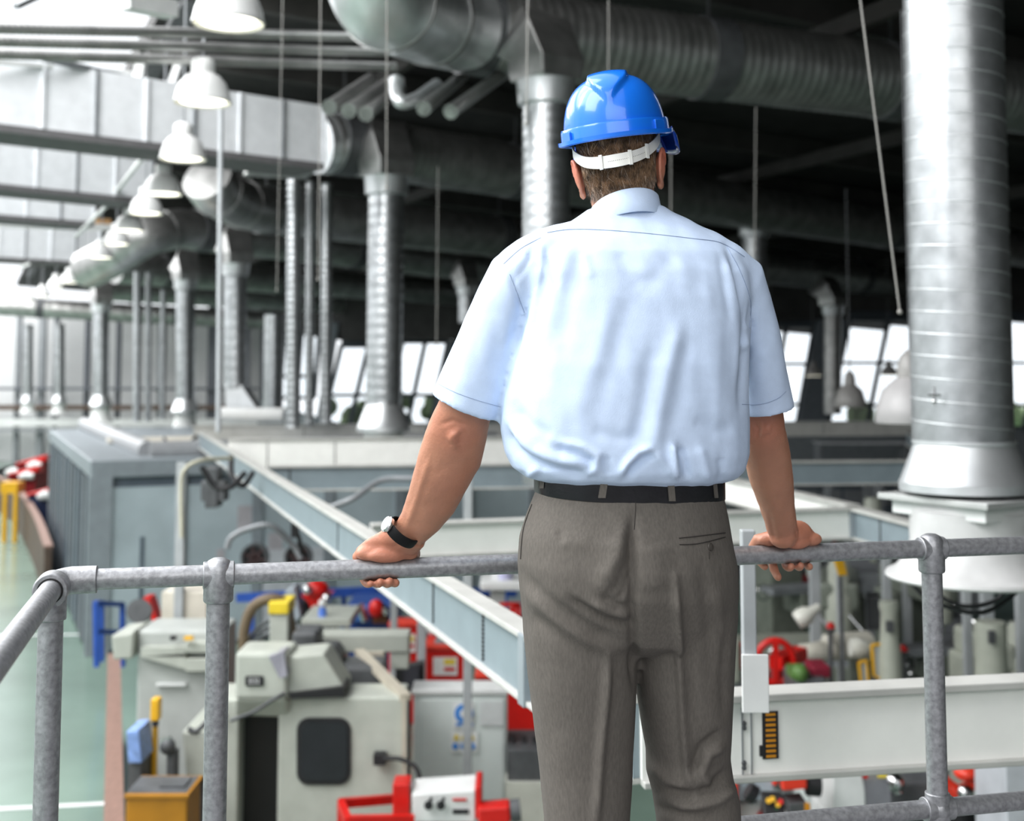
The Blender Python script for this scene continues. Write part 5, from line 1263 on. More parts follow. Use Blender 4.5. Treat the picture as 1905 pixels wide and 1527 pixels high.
for x in (953, 975, 995):
    m = MB(); m.lathe(at(x, 1395, 10.8), [(0, 0), (.035, 0), (.035, .05), (.02, .07), (.02, .11), (0, .12)], 14); m.build('fitting', dark, t)
# red and white machine at the bottom
RY = 8.9
t = thing('red_saw', 'red framed machine with white fascia and red motor at the bottom', 'machine', ground(800, RY))
m = MB(); m.prism([at(766, 1478, RY), at(884, 1470, RY), at(884, 1530, RY), at(768, 1530, RY)], V((0, .35, 0))); m.build('white_fascia', white, t, smooth=0, bevel=.01)
m = MB(); m.bar(at(775, 1472, RY + .3), at(886, 1462, RY + .3), .1, .05); blk(m, 884, 1464, 896, 1524, RY, .35); blk(m, 730, 1458, 762, 1520, RY + .05, .2); m.build('red_housing', red, t, smooth=0, bevel=.012)
m = MB()
for a, b in [((634, 1494, RY + .2), (732, 1486, RY + .5)), ((634, 1494, RY + .2), (648, 1530, RY - .2)), ((636, 1494, RY + .2), (636, 1540, RY + .2)), ((648, 1526, RY - .2), (770, 1524, RY - .1))]: m.bar(at(*a), at(*b), .05, .06)
m.build('red_frame', red, t, smooth=0)
m = MB(); m.bar(at(890, 1512, RY), at(950, 1508, RY), .16, .12); m.build('motor_arm', red, t, smooth=0, bevel=.02)
m = MB(); m.cyl(at(950, 1508, RY), at(968, 1506, RY), .075, n=20); m.build('motor_cap', greyd, t)
for x in (797, 820):
    m = MB(); m.cyl(at(x, 1498, RY - .03), at(x, 1498, RY - .07), .03, n=16); m.bar(at(x - 3, 1504, RY - .08), at(x + 6, 1484, RY - .08), .02, .02); m.build('control_knob', dark, t)
m = MB(); blk(m, 842, 1486, 868, 1490, RY - .012, .01); m.build('red_lettering', red, t, smooth=0)
m = MB(); blk(m, 842, 1506, 872, 1514, RY - .012, .01); m.build('black_plate', dark, t, smooth=0)
m = MB(); blk(m, 770, 1530, 880, 1620, RY + .05, .3, True); m.build('pedestal', red, t, smooth=0)
# clutter behind: engines and bench
t = thing('workbench', 'pale workbench behind the loader arm', 'bench', ground(640, 15.2))
m = MB(); blk(m, 560, 1152, 652, 1166, 15.0, .9); m.build('bench_top', offw, t, smooth=0, bevel=.01)
for x in (568, 644):
    m = MB(); blk(m, x - 4, 1166, x + 4, 1220, 15.3, .1, True); m.build('leg', greym, t, smooth=0)
t = thing('blue_machine', 'dark blue machine with chrome levers behind the loader arm', 'machine', ground(690, 16.5))
m = MB(); blk(m, 644, 1124, 738, 1168, 16.4, .8, True); m.build('housing', blue_m, t, smooth=0, bevel=.03)
m = MB(); blk(m, 652, 1130, 690, 1158, 16.3, .3); m.build('light_front', M('front_blue', (.06, .16, .42)), t, smooth=0, bevel=.02)
for k, (a, b) in enumerate([((668, 1124), (680, 1155)), ((700, 1120), (722, 1140))]):
    m = MB(); m.tube([at(*a, 16.2), at(*b, 16.2)], .05, 12); m.build('lever', M('steel', (.72, .72, .72)), t)
m = MB(); m.ball(at(700, 1132, 16.2), (.10, .1, .12)); m.build('red_knob', red, t)
m = MB(); blk(m, 693, 1142, 720, 1160, 16.25, .2); m.build('brown_block', M('block_brown', (.18, .07, .03)), t, smooth=0)
t = thing('red_press', 'red and chrome press in front of the blue rail', 'machine', ground(590, 17))
m = MB(); m.prism([at(560, 1108, 16.8), at(615, 1108, 16.8), at(600, 1122, 16.8), at(596, 1140, 16.8), at(580, 1140, 16.8), at(575, 1122, 16.8)], V((0, .4, 0))); m.ball(at(590, 1096, 16.9), (.16, .16, .12)); m.build('head', red, t, smooth=30)
for q in ((572, 1097, 16.7), (608, 1113, 16.6), (600, 1130, 16.6)): MB().ball(at(*q), .065).build('chrome_boss', M('steel', (.72, .72, .72)), t)
m = MB(); blk(m, 572, 1140, 620, 1170, 16.8, .5, True); m.build('base', greyd, t, smooth=0, bevel=.02)
t = thing('small_lathe', 'silver grey small lathe with dark jaws left of the red press', 'machine', ground(545, 17.2))
m = MB(); m.prism([at(530, 1100, 17), at(548, 1090, 17), at(560, 1148, 17), at(545, 1160, 17)], V((0, .4, 0))); m.build('body', M('machine_silver', (.42, .47, .52), rough=.35), t, smooth=0, bevel=.02)
m = MB(); m.bar(at(552, 1158, 16.8), at(580, 1140, 16.8), .05, .05); m.build('arm', M('steel', (.72, .72, .72)), t, smooth=0)
m = MB(); blk(m, 555, 1120, 580, 1160, 17.4, .6, True); m.build('jaws', dark, t, smooth=0, bevel=.02)
t = thing('spray_bottle', 'small blue and white spray bottle on the pale workbench', 'bottle', at(600, 1152, 15.2))
m = MB(); m.lathe(at(600, 1154, 15.2), [(0, 0), (.05, 0), (.05, .12), (.03, .16), (.025, .22), (0, .22)], 16); m.build('bottle_body', M('bottle_blue', (.10, .22, .65)), t)
m = MB(); m.ball(at(600, 1122, 15.2), .05); m.build('cap', white, t)
t = thing('white_machine', 'white machine on a stand left of the trousers, under the rail', 'machine', ground(940, 16))
m = MB(); blk(m, 893, 1082, 975, 1100, 15.8, .6); blk(m, 915, 1068, 935, 1085, 16, .3); m.build('head', white, t, smooth=0, bevel=.03)
m = MB(); blk(m, 912, 1100, 940, 1142, 16, .4, True); m.build('column', white, t, smooth=0, bevel=.02)
m = MB(); m.cyl(at(941, 1078, 16), at(941, 1058, 16), .09, n=16); m.build('top_bottle', M('bottle_lilac', (.5, .5, .68)), t)
t = thing('fire_extinguisher', 'red extinguisher standing left of the trousers', 'extinguisher', ground(902, 15))
m = MB(); m.lathe(V((ground(902, 15).x, 15, 0)), [(0, zb(1160, 15)), (.085, zb(1160, 15)), (.09, zb(1152, 15)), (.09, zb(1130, 15)), (.06, zb(1120, 15)), (.025, zb(1114, 15)), (0, zb(1112, 15))], 20); m.build('cylinder_body', red, t)
m = MB(); m.box(at(902, 1112, 15), (.12, .04, .05)); m.build('valve_handle', dark, t, smooth=0)
m = MB(); blk(m, 890, 1160, 915, 1200, 15, .3, True); m.build('stand', greym, t, smooth=0)
t = thing('red_trolley', 'red trolley frame by the extinguisher, left of the trousers', 'trolley', ground(950, 14.2))
m = MB(); blk(m, 926, 1150, 962, 1158, 14, .5); 
for a, b in [((930, 1124), (968, 1124)), ((930, 1124), (930, 1152)), ((966, 1124), (930, 1150)), ((966, 1124), (966, 1152))]: m.bar(at(*a, 14.1), at(*b, 14.1), .04, .04, up=V((0, 1, 0)))
m.build('frame', red, t, smooth=0)
for x in (932, 960):
    m = MB(); blk(m, x - 3, 1158, x + 3, 1200, 14.2, .05, True); m.build('leg', red, t, smooth=0)

# far left machines beyond the low wall
for k, (x, y, Yd, cm, lab) in enumerate([(55, 868, 42, M('machine_dark_red', (.25, .01, .015)), 'red machine with pale cover by the end wall at far left'), (15, 880, 44, greyd, 'black machine at the left edge by the end wall'), (40, 888, 39, M('machine_dark_red', (.25, .01, .015)), 'dark red machine just beyond the brown low barrier'), (75, 925, 31, M('machine_navy', (.02, .03, .08)), 'small dark blue machine against the cabin at far left')]):
    t = thing('far_machine', lab, 'machine', ground(x, Yd), 'machines by the end wall')
    m = MB(); blk(m, x - 24, y - 8, x + 26, y + 12, Yd, .7, True); m.build('bed', cm, t, smooth=0, bevel=.04)
    m = MB(); m.prism([at(x - 28, y - 6, Yd), at(x + 30, y - 22, Yd), at(x + 32, y - 12, Yd), at(x - 20, y + 4, Yd)], V((0, .5, 0))); m.build('slanted_cover', red if k != 1 else dark, t, smooth=0, bevel=.03)
    m = MB(); m.tube([at(x - 4, y, Yd - .1), at(x + 8, y - 4, Yd - .1), at(x + 22, y - 2, Yd - .1)], [.08, .13, .10], 14); m.build('chrome_cover', white, t)
t = thing('yellow_stand', 'yellow stand at the left edge beside the brown low barrier', 'stand', ground(14, 31))
m = MB(); blk(m, 0, 898, 32, 918, 31, .5); blk(m, 4, 918, 12, 960, 31, .1, True); blk(m, 24, 918, 32, 960, 31, .1, True); m.build('frame', yellow, t, smooth=0)

# ---------------------------------------------------------------- machines at right
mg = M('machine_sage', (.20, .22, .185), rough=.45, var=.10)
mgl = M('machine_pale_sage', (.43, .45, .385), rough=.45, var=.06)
def miller(lab, px, Yd, s=1.0, yaw=0.0, mat=mg, knob=red):
    g = ground(px, Yd); t = thing('milling_machine', lab, 'machine', g, 'milling machines at right')
    rz_ = Matrix.Rotation(yaw, 3, 'Z')
    def P(x, y, z): return g + rz_ @ V((x * s, y * s, z * s))
    def B(x, y, z, a, b, c): return (P(x, y, z), (a * s, b * s, c * s), yaw)
    MB().box(*B(0, 0, .12, .9, 1.1, .24)).build('base', mat, t, smooth=0, bevel=.03)
    m = MB(); m.box(*B(0, .3, .85, .55, .5, 1.4)); m.build('column', mat, t, smooth=0, bevel=.04)
    m = MB(); m.box(*B(0, -.05, 1.68, .42, 1.2, .30)); m.build('ram', mat, t, smooth=0, bevel=.05)
    m = MB(); m.lathe(P(0, -.55, 1.15), [(0, 0), (.05 * s, 0), (.06 * s, .12 * s), (.15 * s, .16 * s), (.16 * s, .52 * s), (.12 * s, .58 * s), (.12 * s, .85 * s), (.09 * s, .9 * s), (0, .9 * s)], 24); m.build('spindle_head', mgl, t, smooth=40)
    MB().box(*B(0, -.35, .78, .35, .5, .3)).build('knee', mat, t, smooth=0, bevel=.03)
    MB().box(*B(0, -.42, .97, 1.25, .32, .10)).build('table', greym, t, smooth=0, bevel=.01)
    for sx in (-1, 1):
        m = MB(); m.tube([P(sx * .68 + .1 * math.cos(q), -.42 + .0, .95 + .1 * math.sin(q)) for q in [2 * math.pi * k / 16 for k in range(17)]], .014 * s, 8); m.cyl(P(sx * .62, -.42, .95), P(sx * .70, -.42, .95), .02 * s, n=10); m.build('handwheel', M('steel', (.72, .72, .72)), t)
    m = MB(); m.cyl(P(.1, -.7, 1.5), P(.32, -.95, 1.3), .012 * s, n=8); m.build('lever', M('steel', (.72, .72, .72)), t); m = MB(); m.ball(P(.32, -.95, 1.3), .03 * s, None, 12, 8); m.build('knob', knob, t)
    m = MB(); m.box(*B(.36, -.1, 1.45, .14, .3, .36)); m.build('control_box', greyd, t, smooth=0, bevel=.01)
    return t
def lathe_m(lab, px, Yd, s=1.0, yaw=0.0, mat=mgl, chuck=None):
    g = ground(px, Yd); t = thing('engine_lathe', lab, 'machine', g, 'engine lathes at right'); rz_ = Matrix.Rotation(yaw, 3, 'Z')
    def P(x, y, z): return g + rz_ @ V((x * s, y * s, z * s))
    for x in (-.75, .75):
        MB().box(P(x, 0, .32), (.4 * s, .5 * s, .64 * s), yaw).build('pedestal', mat, t, smooth=0, bevel=.02)
    MB().box(P(0, 0, .72), (2.0 * s, .4 * s, .18 * s), yaw).build('bed', greym, t, smooth=0, bevel=.01)
    MB().box(P(-.72, 0, 1.02), (.56 * s, .48 * s, .46 * s), yaw).build('headstock', mat, t, smooth=0, bevel=.03)
    m = MB(); m.cyl(P(-.44, 0, 1.03), P(-.32, 0, 1.03), .15 * s, n=24); m.cyl(P(-.32, 0, 1.03), P(-.26, 0, 1.03), .08 * s, n=16); m.build('chuck', chuck or greyd, t)
    MB().box(P(.0, -.04, .88), (.34 * s, .5 * s, .14 * s), yaw).build('carriage', mat, t, smooth=0, bevel=.02)
    m = MB(); m.box(P(.74, 0, .92), (.26 * s, .3 * s, .22 * s), yaw); m.cyl(P(.5, 0, 1.03), P(.92, 0, 1.03), .06 * s, n=16); m.build('tailstock', mat, t, smooth=40, bevel=.01)
    MB().box(P(0, .3, .95), (1.9 * s, .04 * s, .5 * s), yaw).build('splash_guard', mat, t, smooth=0)
    m = MB(); m.cyl(P(-.15, -.3, .84), P(-.15, -.34, .84), .09 * s, n=20); m.build('handwheel', M('steel', (.72, .72, .72)), t)
    return t
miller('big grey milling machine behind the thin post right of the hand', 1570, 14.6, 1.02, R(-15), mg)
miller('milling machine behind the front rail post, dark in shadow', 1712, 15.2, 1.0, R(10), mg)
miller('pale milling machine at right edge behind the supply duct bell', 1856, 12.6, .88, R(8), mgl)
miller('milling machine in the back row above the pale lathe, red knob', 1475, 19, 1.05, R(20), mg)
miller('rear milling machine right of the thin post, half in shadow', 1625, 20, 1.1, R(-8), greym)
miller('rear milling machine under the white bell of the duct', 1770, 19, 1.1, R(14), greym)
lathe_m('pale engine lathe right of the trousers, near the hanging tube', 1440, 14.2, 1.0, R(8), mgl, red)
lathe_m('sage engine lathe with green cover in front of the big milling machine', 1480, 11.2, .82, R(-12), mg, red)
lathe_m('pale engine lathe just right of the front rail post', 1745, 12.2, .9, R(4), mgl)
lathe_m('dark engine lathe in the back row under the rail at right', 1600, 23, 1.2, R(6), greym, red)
# details seen among them
t = thing('radial_arm', 'thick cream horizontal arm with nozzle among the right hand machines', 'machine', ground(1550, 12.6))
m = MB(); m.tube([at(1495, 1222, 12.2), at(1508, 1216, 12.2), at(1540, 1210, 12.3), at(1545, 1204, 12.3), at(1612, 1200, 12.5)], [.13, .10, .11, .135, .14], 22); m.build('arm', M('arm_cream', (.64, .62, .54), rough=.45), t, smooth=40)
m = MB(); m.cyl(ground(1600, 12.6), at(1600, 1215, 12.6), .11, n=20); m.build('column', mg, t)
def worklamp(lab, bx, by, jx, jy, kx, ky, Yd):
    t = thing('work_lamp', lab, 'lamp', ground(kx, Yd), 'jointed work lamps')
    m = MB(); p = at(bx, by, Yd); d = (at(jx, jy, Yd) - p).normalized(); m.lathe(p - d * .09, [(.02, 0), (.08, .0), (.095, .05), (.085, .12), (.05, .17), (.035, .26), (0, .27)], 20, d); m.build('shade', M('lamp_cream', (.66, .66, .60), rough=.4), t, smooth=50)
    m = MB(); m.tube([at(jx, jy, Yd), at(kx, ky, Yd)], .016, 8); m.ball(at(jx, jy, Yd), .03, None, 10, 6); m.build('arm', M('pole_grey', (.5, .52, .54)), t)
    m = MB(); m.cyl(at(kx, ky, Yd), ground(kx, Yd), .022, n=10); m.ball(at(kx, ky - 2, Yd), .045, None, 12, 8); m.build('pole', greyd, t)
    m = MB(); m.ball(at(kx, ky - 6, Yd), .045, None, 12, 8); m.build('red_knob', red, t)
worklamp('cream jointed work lamp with round head, left of the big milling machine', 1497, 1146, 1515, 1134, 1545, 1172, 12.0)
worklamp('cream jointed work lamp in front of the yellow guards', 1600, 1206, 1640, 1208, 1680, 1215, 11.6)
for k, (pts, lab) in enumerate([([(1598, 1232), (1612, 1229), (1617, 1284), (1603, 1286)], 'left yellow framed clear guard, low by the cream arm'), ([(1622, 1200), (1640, 1198), (1642, 1262), (1626, 1258)], 'right yellow framed guard, higher and behind the first'), ([(1556, 1040), (1564, 1040), (1572, 1066), (1564, 1066)], 'yellow bracket just under the rail above the big milling machine')]):
    t = thing('yellow_guard', lab, 'guard', at(*pts[3], 11.4), 'yellow guards')
    m = MB(); P = [at(*p, 11.4) for p in pts]; m.tube(P + [P[0]], .016 if k < 2 else .03, 8); m.build('frame', yellow, t)
    if k < 2: MB().quad(*P).build('clear_panel', M('guard_panel', (.42, .44, .42), rough=.2), t, smooth=0)
    m = MB(); m.bar(P[3], V((P[3].x, P[3].y, 0)), .03, .03, up=V((0, 1, 0))); m.build('stem', greyd, t, smooth=0)
t = thing('red_handwheel_stand', 'big red spoked handwheel on a dark red stand right of the white plate', 'handwheel', ground(1440, 11.6))
m = MB(); c = at(1443, 1232, 11.5); m.tube([c + V((.17 * math.cos(q), .02, .19 * math.sin(q))) for q in [2 * math.pi * k / 24 for k in range(25)]], .032, 10); m.bar(c - E3 * .18, c + E3 * .18, .05, .04, up=V((0, 1, 0))); m.bar(c, at(1490, 1215, 11.8), .14, .12); m.build('wheel', red, t, smooth=40)
m = MB(); blk(m, 1448, 1235, 1485, 1320, 11.7, .4, True); m.build('stand', M('machine_dark_red', (.25, .01, .015)), t, smooth=0, bevel=.02)
t = thing('green_gearbox', 'small green gearbox among dark parts below the cream arm', 'gearbox', ground(1490, 10.9))
m = MB(); m.ball(at(1488, 1252, 10.95), (.075, .09, .08)); blk(m, 1472, 1244, 1500, 1262, 10.95, .2); m.build('green_cover', M('cover_green', (.10, .20, .05), rough=.5), t, smooth=40)
m = MB(); blk(m, 1480, 1262, 1540, 1310, 10.9, .5, True); m.build('base', greyd, t, smooth=0, bevel=.03)
m = MB(); blk(m, 1512, 1240, 1546, 1262, 11.0, .3); m.build('dark_red_cover', M('machine_crimson', (.22, .01, .03)), t, smooth=0, bevel=.02)
t = thing('tool_rack', 'dark tool rack with red shelves under the rail right of the hand', 'rack', ground(1480, 21))
for k in range(4):
    m = MB(); blk(m, 1440, 1078 + 14 * k, 1540, 1082 + 14 * k, 21, .5); m.build('shelf', M('machine_dark_red', (.25, .01, .015)), t, smooth=0)
for x in (1440, 1540):
    m = MB(); blk(m, x - 3, 1060, x + 3, 1130, 21, .5, True); m.build('upright', greyd, t, smooth=0)
m = MB(); blk(m, 1438, 1060, 1542, 1128, 21.5, .05, True); m.build('back_panel', M('rack_dark', (.03, .032, .036)), t, smooth=0)
# dark storage units along the back right, under the rails
for k, (x0, x1, y0, Yd, mt, lab) in enumerate([(1385, 1440, 1050, 25, M('rack_dark', (.03, .032, .036)), 'dark storage unit right of the trousers in the back row'), (1545, 1620, 1040, 26, M('rack_dark', (.03, .032, .036)), 'dark storage unit behind the big milling machine'), (1625, 1700, 1045, 25, cabd, 'blue grey storage unit behind the front rail post'), (1705, 1800, 1035, 26, M('rack_dark', (.03, .032, .036)), 'dark storage unit behind the white bell'), (1805, 1930, 1030, 25, cabd, 'blue grey storage unit at right edge behind the white bell'), (1480, 1700, 905, 33, cabd, 'long low blue grey office unit below the end windows')]):
    t = thing('storage_unit', lab, 'cabinet', ground((x0 + x1) / 2, Yd), 'storage units in the back')
    m = MB(); blk(m, x0, y0, x1, y0 + 40, Yd, 1.0, True); m.build('carcass', mt, t, smooth=0, bevel=.02)
    n_ = 2 if k < 5 else 5
    for i in range(n_):
        a_ = x0 + (x1 - x0) * (i + .06) / n_; b_ = x0 + (x1 - x0) * (i + .94) / n_
        m = MB(); blk(m, a_, y0 + 6, b_, y0 + 36, Yd - .03, .03); m.build('door', greym if k == 5 else mt, t, smooth=0, bevel=.01)
t = thing('orange_lamp', 'small glowing orange signal lamp under the white bell', 'lamp', ground(1809, 16))
m = MB(); m.ball(at(1809, 1092, 16), .05, None, 12, 8); m.build('light', M('signal_orange', (1, .25, .03), emit=2.5), t); m = MB(); m.cyl(at(1809, 1100, 16), ground(1809, 16), .02, n=8); m.build('stem', greyd, t)
t = thing('cream_pillar_machine', 'slim cream pillar with a waist left of the front rail post', 'machine', ground(1662, 11.4))
m = MB(); q = at(1662, 1117, 11.4); m.lathe(ground(1662, 11.4), [(0, 0), (.2, 0), (.2, .3), (.12, .5), (.10, zb(1215, 11.4)), (.085, zb(1190, 11.4)), (.075, zb(1140, 11.4)), (.09, zb(1128, 11.4)), (.085, zb(1118, 11.4)), (0, zb(1115, 11.4))], 22); m.build('pillar', mgl, t, smooth=40)
m = MB(); m.box(at(1655, 1165, 11.3), (.06, .05, .09)); m.build('switch', greyd, t, smooth=0)
t = thing('pillar_drill', 'tall pale pillar drill below the white bell at right', 'machine', ground(1852, 10.6))
m = MB(); m.lathe(ground(1852, 10.6), [(0, 0), (.28, 0), (.28, .1), (.16, .2), (.14, zb(1290, 10.6)), (.125, zb(1200, 10.6)), (.13, zb(1165, 10.6)), (.12, zb(1156, 10.6)), (0, zb(1155, 10.6))], 22); m.build('pillar', mgl, t, smooth=40)
m = MB(); m.box(at(1845, 1185, 10.45), (.05, .04, .10)); m.build('switch', greyd, t, smooth=0)
# lower right, under the nearest white rail
t = thing('red_bandsaw', 'red and grey machine with black keypad at bottom right of the trousers', 'machine', ground(1430, 8.6))
m = MB(); blk(m, 1372, 1442, 1440, 1490, 8.6, .4); m.build('housing', M('machine_silver', (.42, .47, .52)), t, smooth=0, bevel=.015)
m = MB(); m.prism([at(1455, 1447, 8.5), at(1490, 1440, 8.5), at(1502, 1448, 8.5), at(1502, 1468, 8.5), at(1456, 1472, 8.5)], V((0, .3, 0))); blk(m, 1438, 1432, 1446, 1462, 8.55, .1); blk(m, 1366, 1442, 1373, 1520, 8.55, .3, True); m.build('red_cover', M('lid_orange_red', (.80, .06, .03)), t, smooth=0, bevel=.012)
m = MB(); m.cyl(at(1500, 1458, 8.6), at(1525, 1460, 8.6), .075, n=20); m.build('motor', dark, t); m = MB(); m.cyl(at(1405, 1480, 8.4), at(1390, 1470, 8.4), .06, n=16); m.build('clamp', dark, t)
m = MB(); m.prism([at(1418, 1478, 8.2), at(1458, 1480, 8.2), at(1462, 1524, 8.1), at(1422, 1522, 8.1)], V((0, .08, 0))); m.build('keypad', dark, t, smooth=0, bevel=.008)
for x, y, mt in ((1430, 1489, yellow), (1437, 1486, yellow), (1447, 1496, yellow), (1452, 1491, red), (1442, 1508, M('key_green', (.02, .3, .06)))):
    m = MB(); m.cyl(at(x, y, 8.2), at(x, y, 8.14), .018, n=14); m.build('button', mt, t)
m = MB(); m.prism([at(1468, 1495, 8.5), at(1502, 1492, 8.5), at(1506, 1520, 8.5), at(1470, 1522, 8.5)], V((0, .2, 0))); m.build('grey_panel', greyd, t, smooth=0, bevel=.01)
m = MB(); m.box(at(1502, 1502, 8.45), (.03, .03, .05)); m.build('orange_switch', M('label_orange', (.62, .27, .015)), t, smooth=0)
m = MB(); blk(m, 1376, 1495, 1415, 1600, 8.7, .5, True); blk(m, 1416, 1525, 1500, 1640, 8.7, .4, True); m.build('pedestal', white, t, smooth=0, bevel=.01)
m = MB(); blk(m, 1412, 1515, 1422, 1600, 8.65, .3, True); m.build('red_leg', red, t, smooth=0)
t = thing('white_lathe_guard', 'white machine with curved grey hood at the bottom right', 'machine', ground(1600, 8.8))
m = MB(); m.prism([at(1549, 1425, 8.7), at(1590, 1424, 8.7), at(1604, 1440, 8.7), at(1610, 1470, 8.7), at(1612, 1545, 8.7), at(1549, 1545, 8.7)], V((0, .6, 0))); blk(m, 1549, 1530, 1612, 1600, 8.7, .6, True); m.build('white_side', white, t, smooth=0, bevel=.012)
m = MB(); P = [(1588, 1422), (1625, 1426), (1648, 1440), (1656, 1470), (1660, 1540)]; Q = [(1590, 1424), (1602, 1440), (1608, 1462), (1611, 1490), (1613, 1540)]
A_ = [at(*p, 8.85) for p in P]; B_ = [at(*p, 8.72) for p in Q]; m.add(A_ + B_, [(i, i + 1, 6 + i, 5 + i) for i in range(4)]); hd = m.build('curved_hood', M('hood_grey', (.34, .34, .37), rough=.35), t, smooth=60)
m = MB(); m.box(at(1641, 1439, 8.78), (.06, .02, .05)); m.build('yellow_label', syl, t, smooth=0)
m = MB(); m.box(at(1610, 1444, 8.7), (.03, .02, .02)); m.build('red_label', red, t, smooth=0)
t = thing('grey_bed_machine', 'dark grey machine bed right of the white machine at bottom', 'machine', ground(1690, 9.6))
m = MB(); blk(m, 1656, 1455, 1745, 1500, 9.6, .8, True); m.build('bed', greyd, t, smooth=0, bevel=.02)
m = MB(); m.prism([at(1650, 1410, 10), at(1725, 1404, 10), at(1740, 1455, 9.8), at(1662, 1460, 9.8)], V((0, .1, 0))); m.build('slanted_panel', M('panel_lilac', (.30, .30, .34)), t, smooth=0, bevel=.01)
m = MB(); m.ball(at(1665, 1455, 9.5), (.07, .07, .07)); m.cyl(at(1665, 1455, 9.5), at(1672, 1475, 9.5), .03, n=10); m.build('boss', M('steel', (.72, .72, .72)), t)
t = thing('red_robot_arm', 'red and chrome articulated unit right of the front rail post at bottom', 'machine', ground(1790, 9.4))
m = MB(); m.tube(smooth_path([at(1748, 1450, 9.4), at(1765, 1465, 9.4), at(1782, 1475, 9.4), at(1800, 1470, 9.4)]), [.06] * 25, 12); m.ball(at(1800, 1437, 9.4), (.10, .1, .06)); m.tube([at(1775, 1470, 9.4), at(1770, 1500, 9.4)], .05, 10); m.ball(at(1812, 1455, 9.4), .06); m.build('arm', M('lid_orange_red', (.80, .06, .03)), t, smooth=60)
m = MB(); m.ball(at(1795, 1474, 9.3), (.06, .06, .06)); m.ball(at(1788, 1490, 9.3), .04); m.build('chrome_joint', M('steel', (.72, .72, .72)), t)
m = MB(); m.cyl(ground(1790, 9.5), at(1790, 1485, 9.5), .1, n=18); m.build('pedestal', dark, t)
for k, (x0, x1, y0, Yd, mt, lab) in enumerate([(1812, 1838, 1395, 10.2, mgl, 'sage column behind the red articulated unit'), (1872, 1940, 1390, 8.4, M('cabinet_grey', (.50, .52, .55), rough=.4), 'pale grey cabinet at the right edge below the white rail'), (1748, 1812, 1400, 12, M('panel_lilac', (.30, .30, .34)), 'lilac grey cabinet behind the red articulated unit'), (1500, 1552, 1440, 10.5, M('cabinet_pale', (.60, .64, .62)), 'pale green cabinet left of the white machine at bottom')]):
    t = thing('floor_cabinet', lab, 'cabinet', ground((x0 + x1) / 2, Yd))
    m = MB(); blk(m, x0, y0, x1, y0 + 40, Yd, .6, True); m.build('carcass', mt, t, smooth=0, bevel=.02)
    m = MB(); blk(m, x0 + 3, y0 + 6, x1 - 3, y0 + 180, Yd - .015, .02); m.build('door', mt, t, smooth=0, bevel=.006)
# far workshop beyond the rails: benches with glossy white tops catching the window light
for k, (x0, x1, y, Yd, lab) in enumerate([(1525, 1690, 826, 36, 'long white bench below the raked windows'), (1545, 1625, 880, 30, 'short white bench between the crane rails at right'), (1640, 1690, 885, 29, 'white bench left of the supply duct cone'), (480, 540, 800, 36, 'white bench behind the cabin roof at left')]):
    t = thing('far_bench', lab, 'bench', ground((x0 + x1) / 2, Yd), 'far white benches')
    m = MB(); a, b = at(x0, y, Yd), at(x1, y, Yd); m.prism([a, b, b + V((0, .9, 0)), a + V((0, .9, 0))], V((0, 0, .05))); m.build('bench_top', M('bench_gloss', (.85, .86, .88), rough=.15), t, smooth=0)
    for x in (x0 + 3, x1 - 3):
        q = at(x, y, Yd); m = MB(); m.box(V((q.x, q.y + .4, q.z / 2)), (.08, .6, q.z)); m.build('leg', greym, t, smooth=0)
# ================================================================= light
w = bpy.data.worlds.new('world'); bpy.context.scene.world = w; w.use_nodes = True
nt = w.node_tree; bg = nt.nodes['Background']
tcn = nt.nodes.new('ShaderNodeTexCoord'); dot = nt.nodes.new('ShaderNodeVectorMath'); dot.operation = 'DOT_PRODUCT'
nrm = nt.nodes.new('ShaderNodeVectorMath'); nrm.operation = 'NORMALIZE'
nt.links.new(tcn.outputs['Generated'], nrm.inputs[0]); nt.links.new(nrm.outputs[0], dot.inputs[0]); dot.inputs[1].default_value = V((-.72, .12, .62)).normalized()
rp = nt.nodes.new('ShaderNodeValToRGB'); mr = nt.nodes.new('ShaderNodeMapRange'); mr.inputs['From Min'].default_value = -1; mr.inputs['From Max'].default_value = 1
nt.links.new(dot.outputs['Value'], mr.inputs['Value']); nt.links.new(mr.outputs['Result'], rp.inputs['Fac'])
e = rp.color_ramp.elements
e[0].position = .15; e[0].color = (.14, .14, .15, 1); e[1].position = .85; e[1].color = (1.5, 1.53, 1.58, 1)
m_ = rp.color_ramp.elements.new(.45); m_.color = (.38, .39, .41, 1)
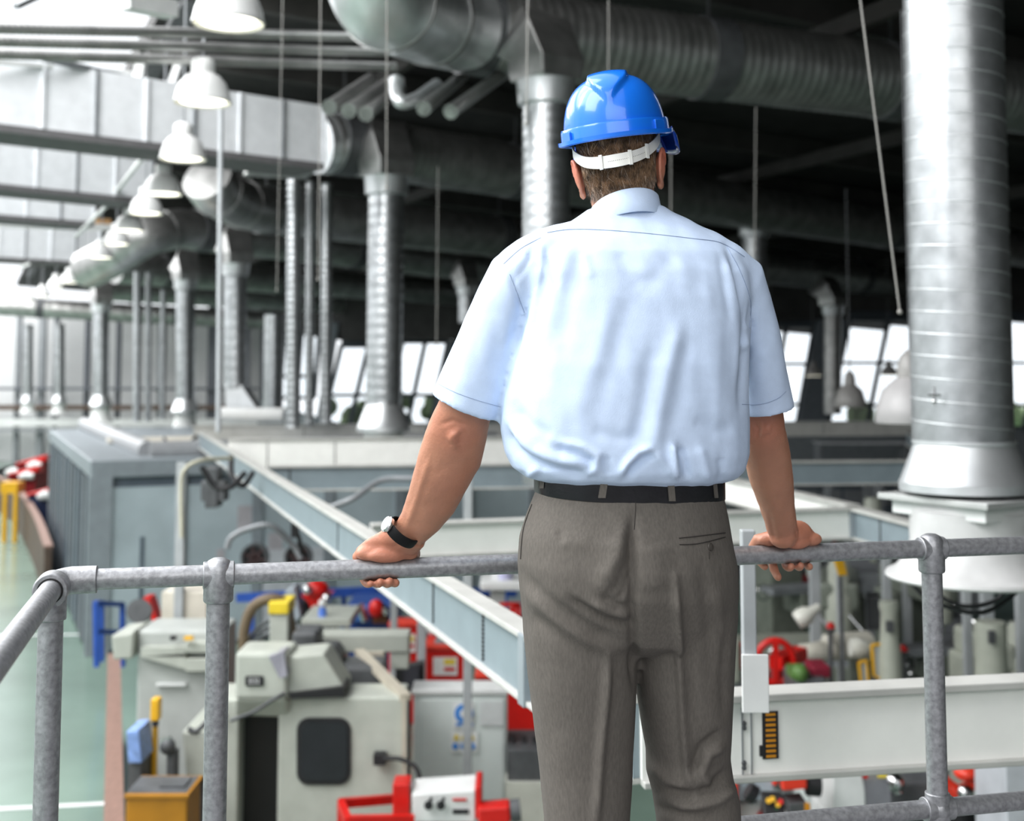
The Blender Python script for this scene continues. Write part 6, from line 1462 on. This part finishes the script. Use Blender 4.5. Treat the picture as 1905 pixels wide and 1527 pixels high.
# brighter sky low in front of the building, seen through the end windows
d2 = nt.nodes.new('ShaderNodeVectorMath'); d2.operation = 'DOT_PRODUCT'; nt.links.new(nrm.outputs[0], d2.inputs[0]); d2.inputs[1].default_value = (.3, .954, 0)
mr2 = nt.nodes.new('ShaderNodeMapRange'); mr2.inputs['From Min'].default_value = .55; mr2.inputs['From Max'].default_value = .85
nt.links.new(d2.outputs['Value'], mr2.inputs['Value'])
mx = nt.nodes.new('ShaderNodeMix'); mx.data_type = 'RGBA'; mx.inputs['B'].default_value = (1.5, 1.55, 1.6, 1)
nt.links.new(mr2.outputs['Result'], mx.inputs['Factor']); nt.links.new(rp.outputs['Color'], mx.inputs['A']); nt.links.new(mx.outputs['Result'], bg.inputs['Color'])
bg.inputs['Strength'].default_value = 1.0
def area(name, loc, target, sx, sy, power, col=(1, 1, 1)):
    l = bpy.data.lights.new(name, 'AREA'); l.shape = 'RECTANGLE'; l.size = sx; l.size_y = sy; l.energy = power; l.color = col
    o = bpy.data.objects.new(name, l); C.objects.link(o); o.location = loc
    o.rotation_euler = (V(target) - V(loc)).to_track_quat('-Z', 'Y').to_euler()
    return o
area('skylight_left', (-5, 0.5, 9.5), (0.3, 2.5, 4.0), 4, 5, 520, (1, 1, 1))
area('box_duct_fill', (-9, 6, 11.8), (-5, 15.5, 7.3), 5, 5, 900, (1, 1, 1))  # unseen fill light added to whiten the box ducts
for k, v in enumerate((9, 20, 32, 44, 56)):
    p = UU * -4.5 + VV * v; area('skylight_strip', (p.x, p.y, 12.5), (p.x + 3.2, p.y + 1.0, 0), 8, 10, 1100 if k < 2 else 2200, (1, 1, 1))
area('rear_fill', (1, -9, 9.5), (2, 12, 2), 12, 5, 500, (1, .99, .97))  # soft fill added behind the camera to brighten the machines, no known source
sc = bpy.context.scene
sc.view_settings.view_transform = 'Standard'
sc.view_settings.look = 'None'
sc.view_settings.exposure = 0.03
sc.view_settings.gamma = 0.92
sc.cycles.use_denoising = True
sc.cycles.max_bounces = 6; sc.cycles.diffuse_bounces = 3; sc.cycles.glossy_bounces = 3; sc.cycles.transparent_max_bounces = 12
sc.cycles.sample_clamp_indirect = 4.0
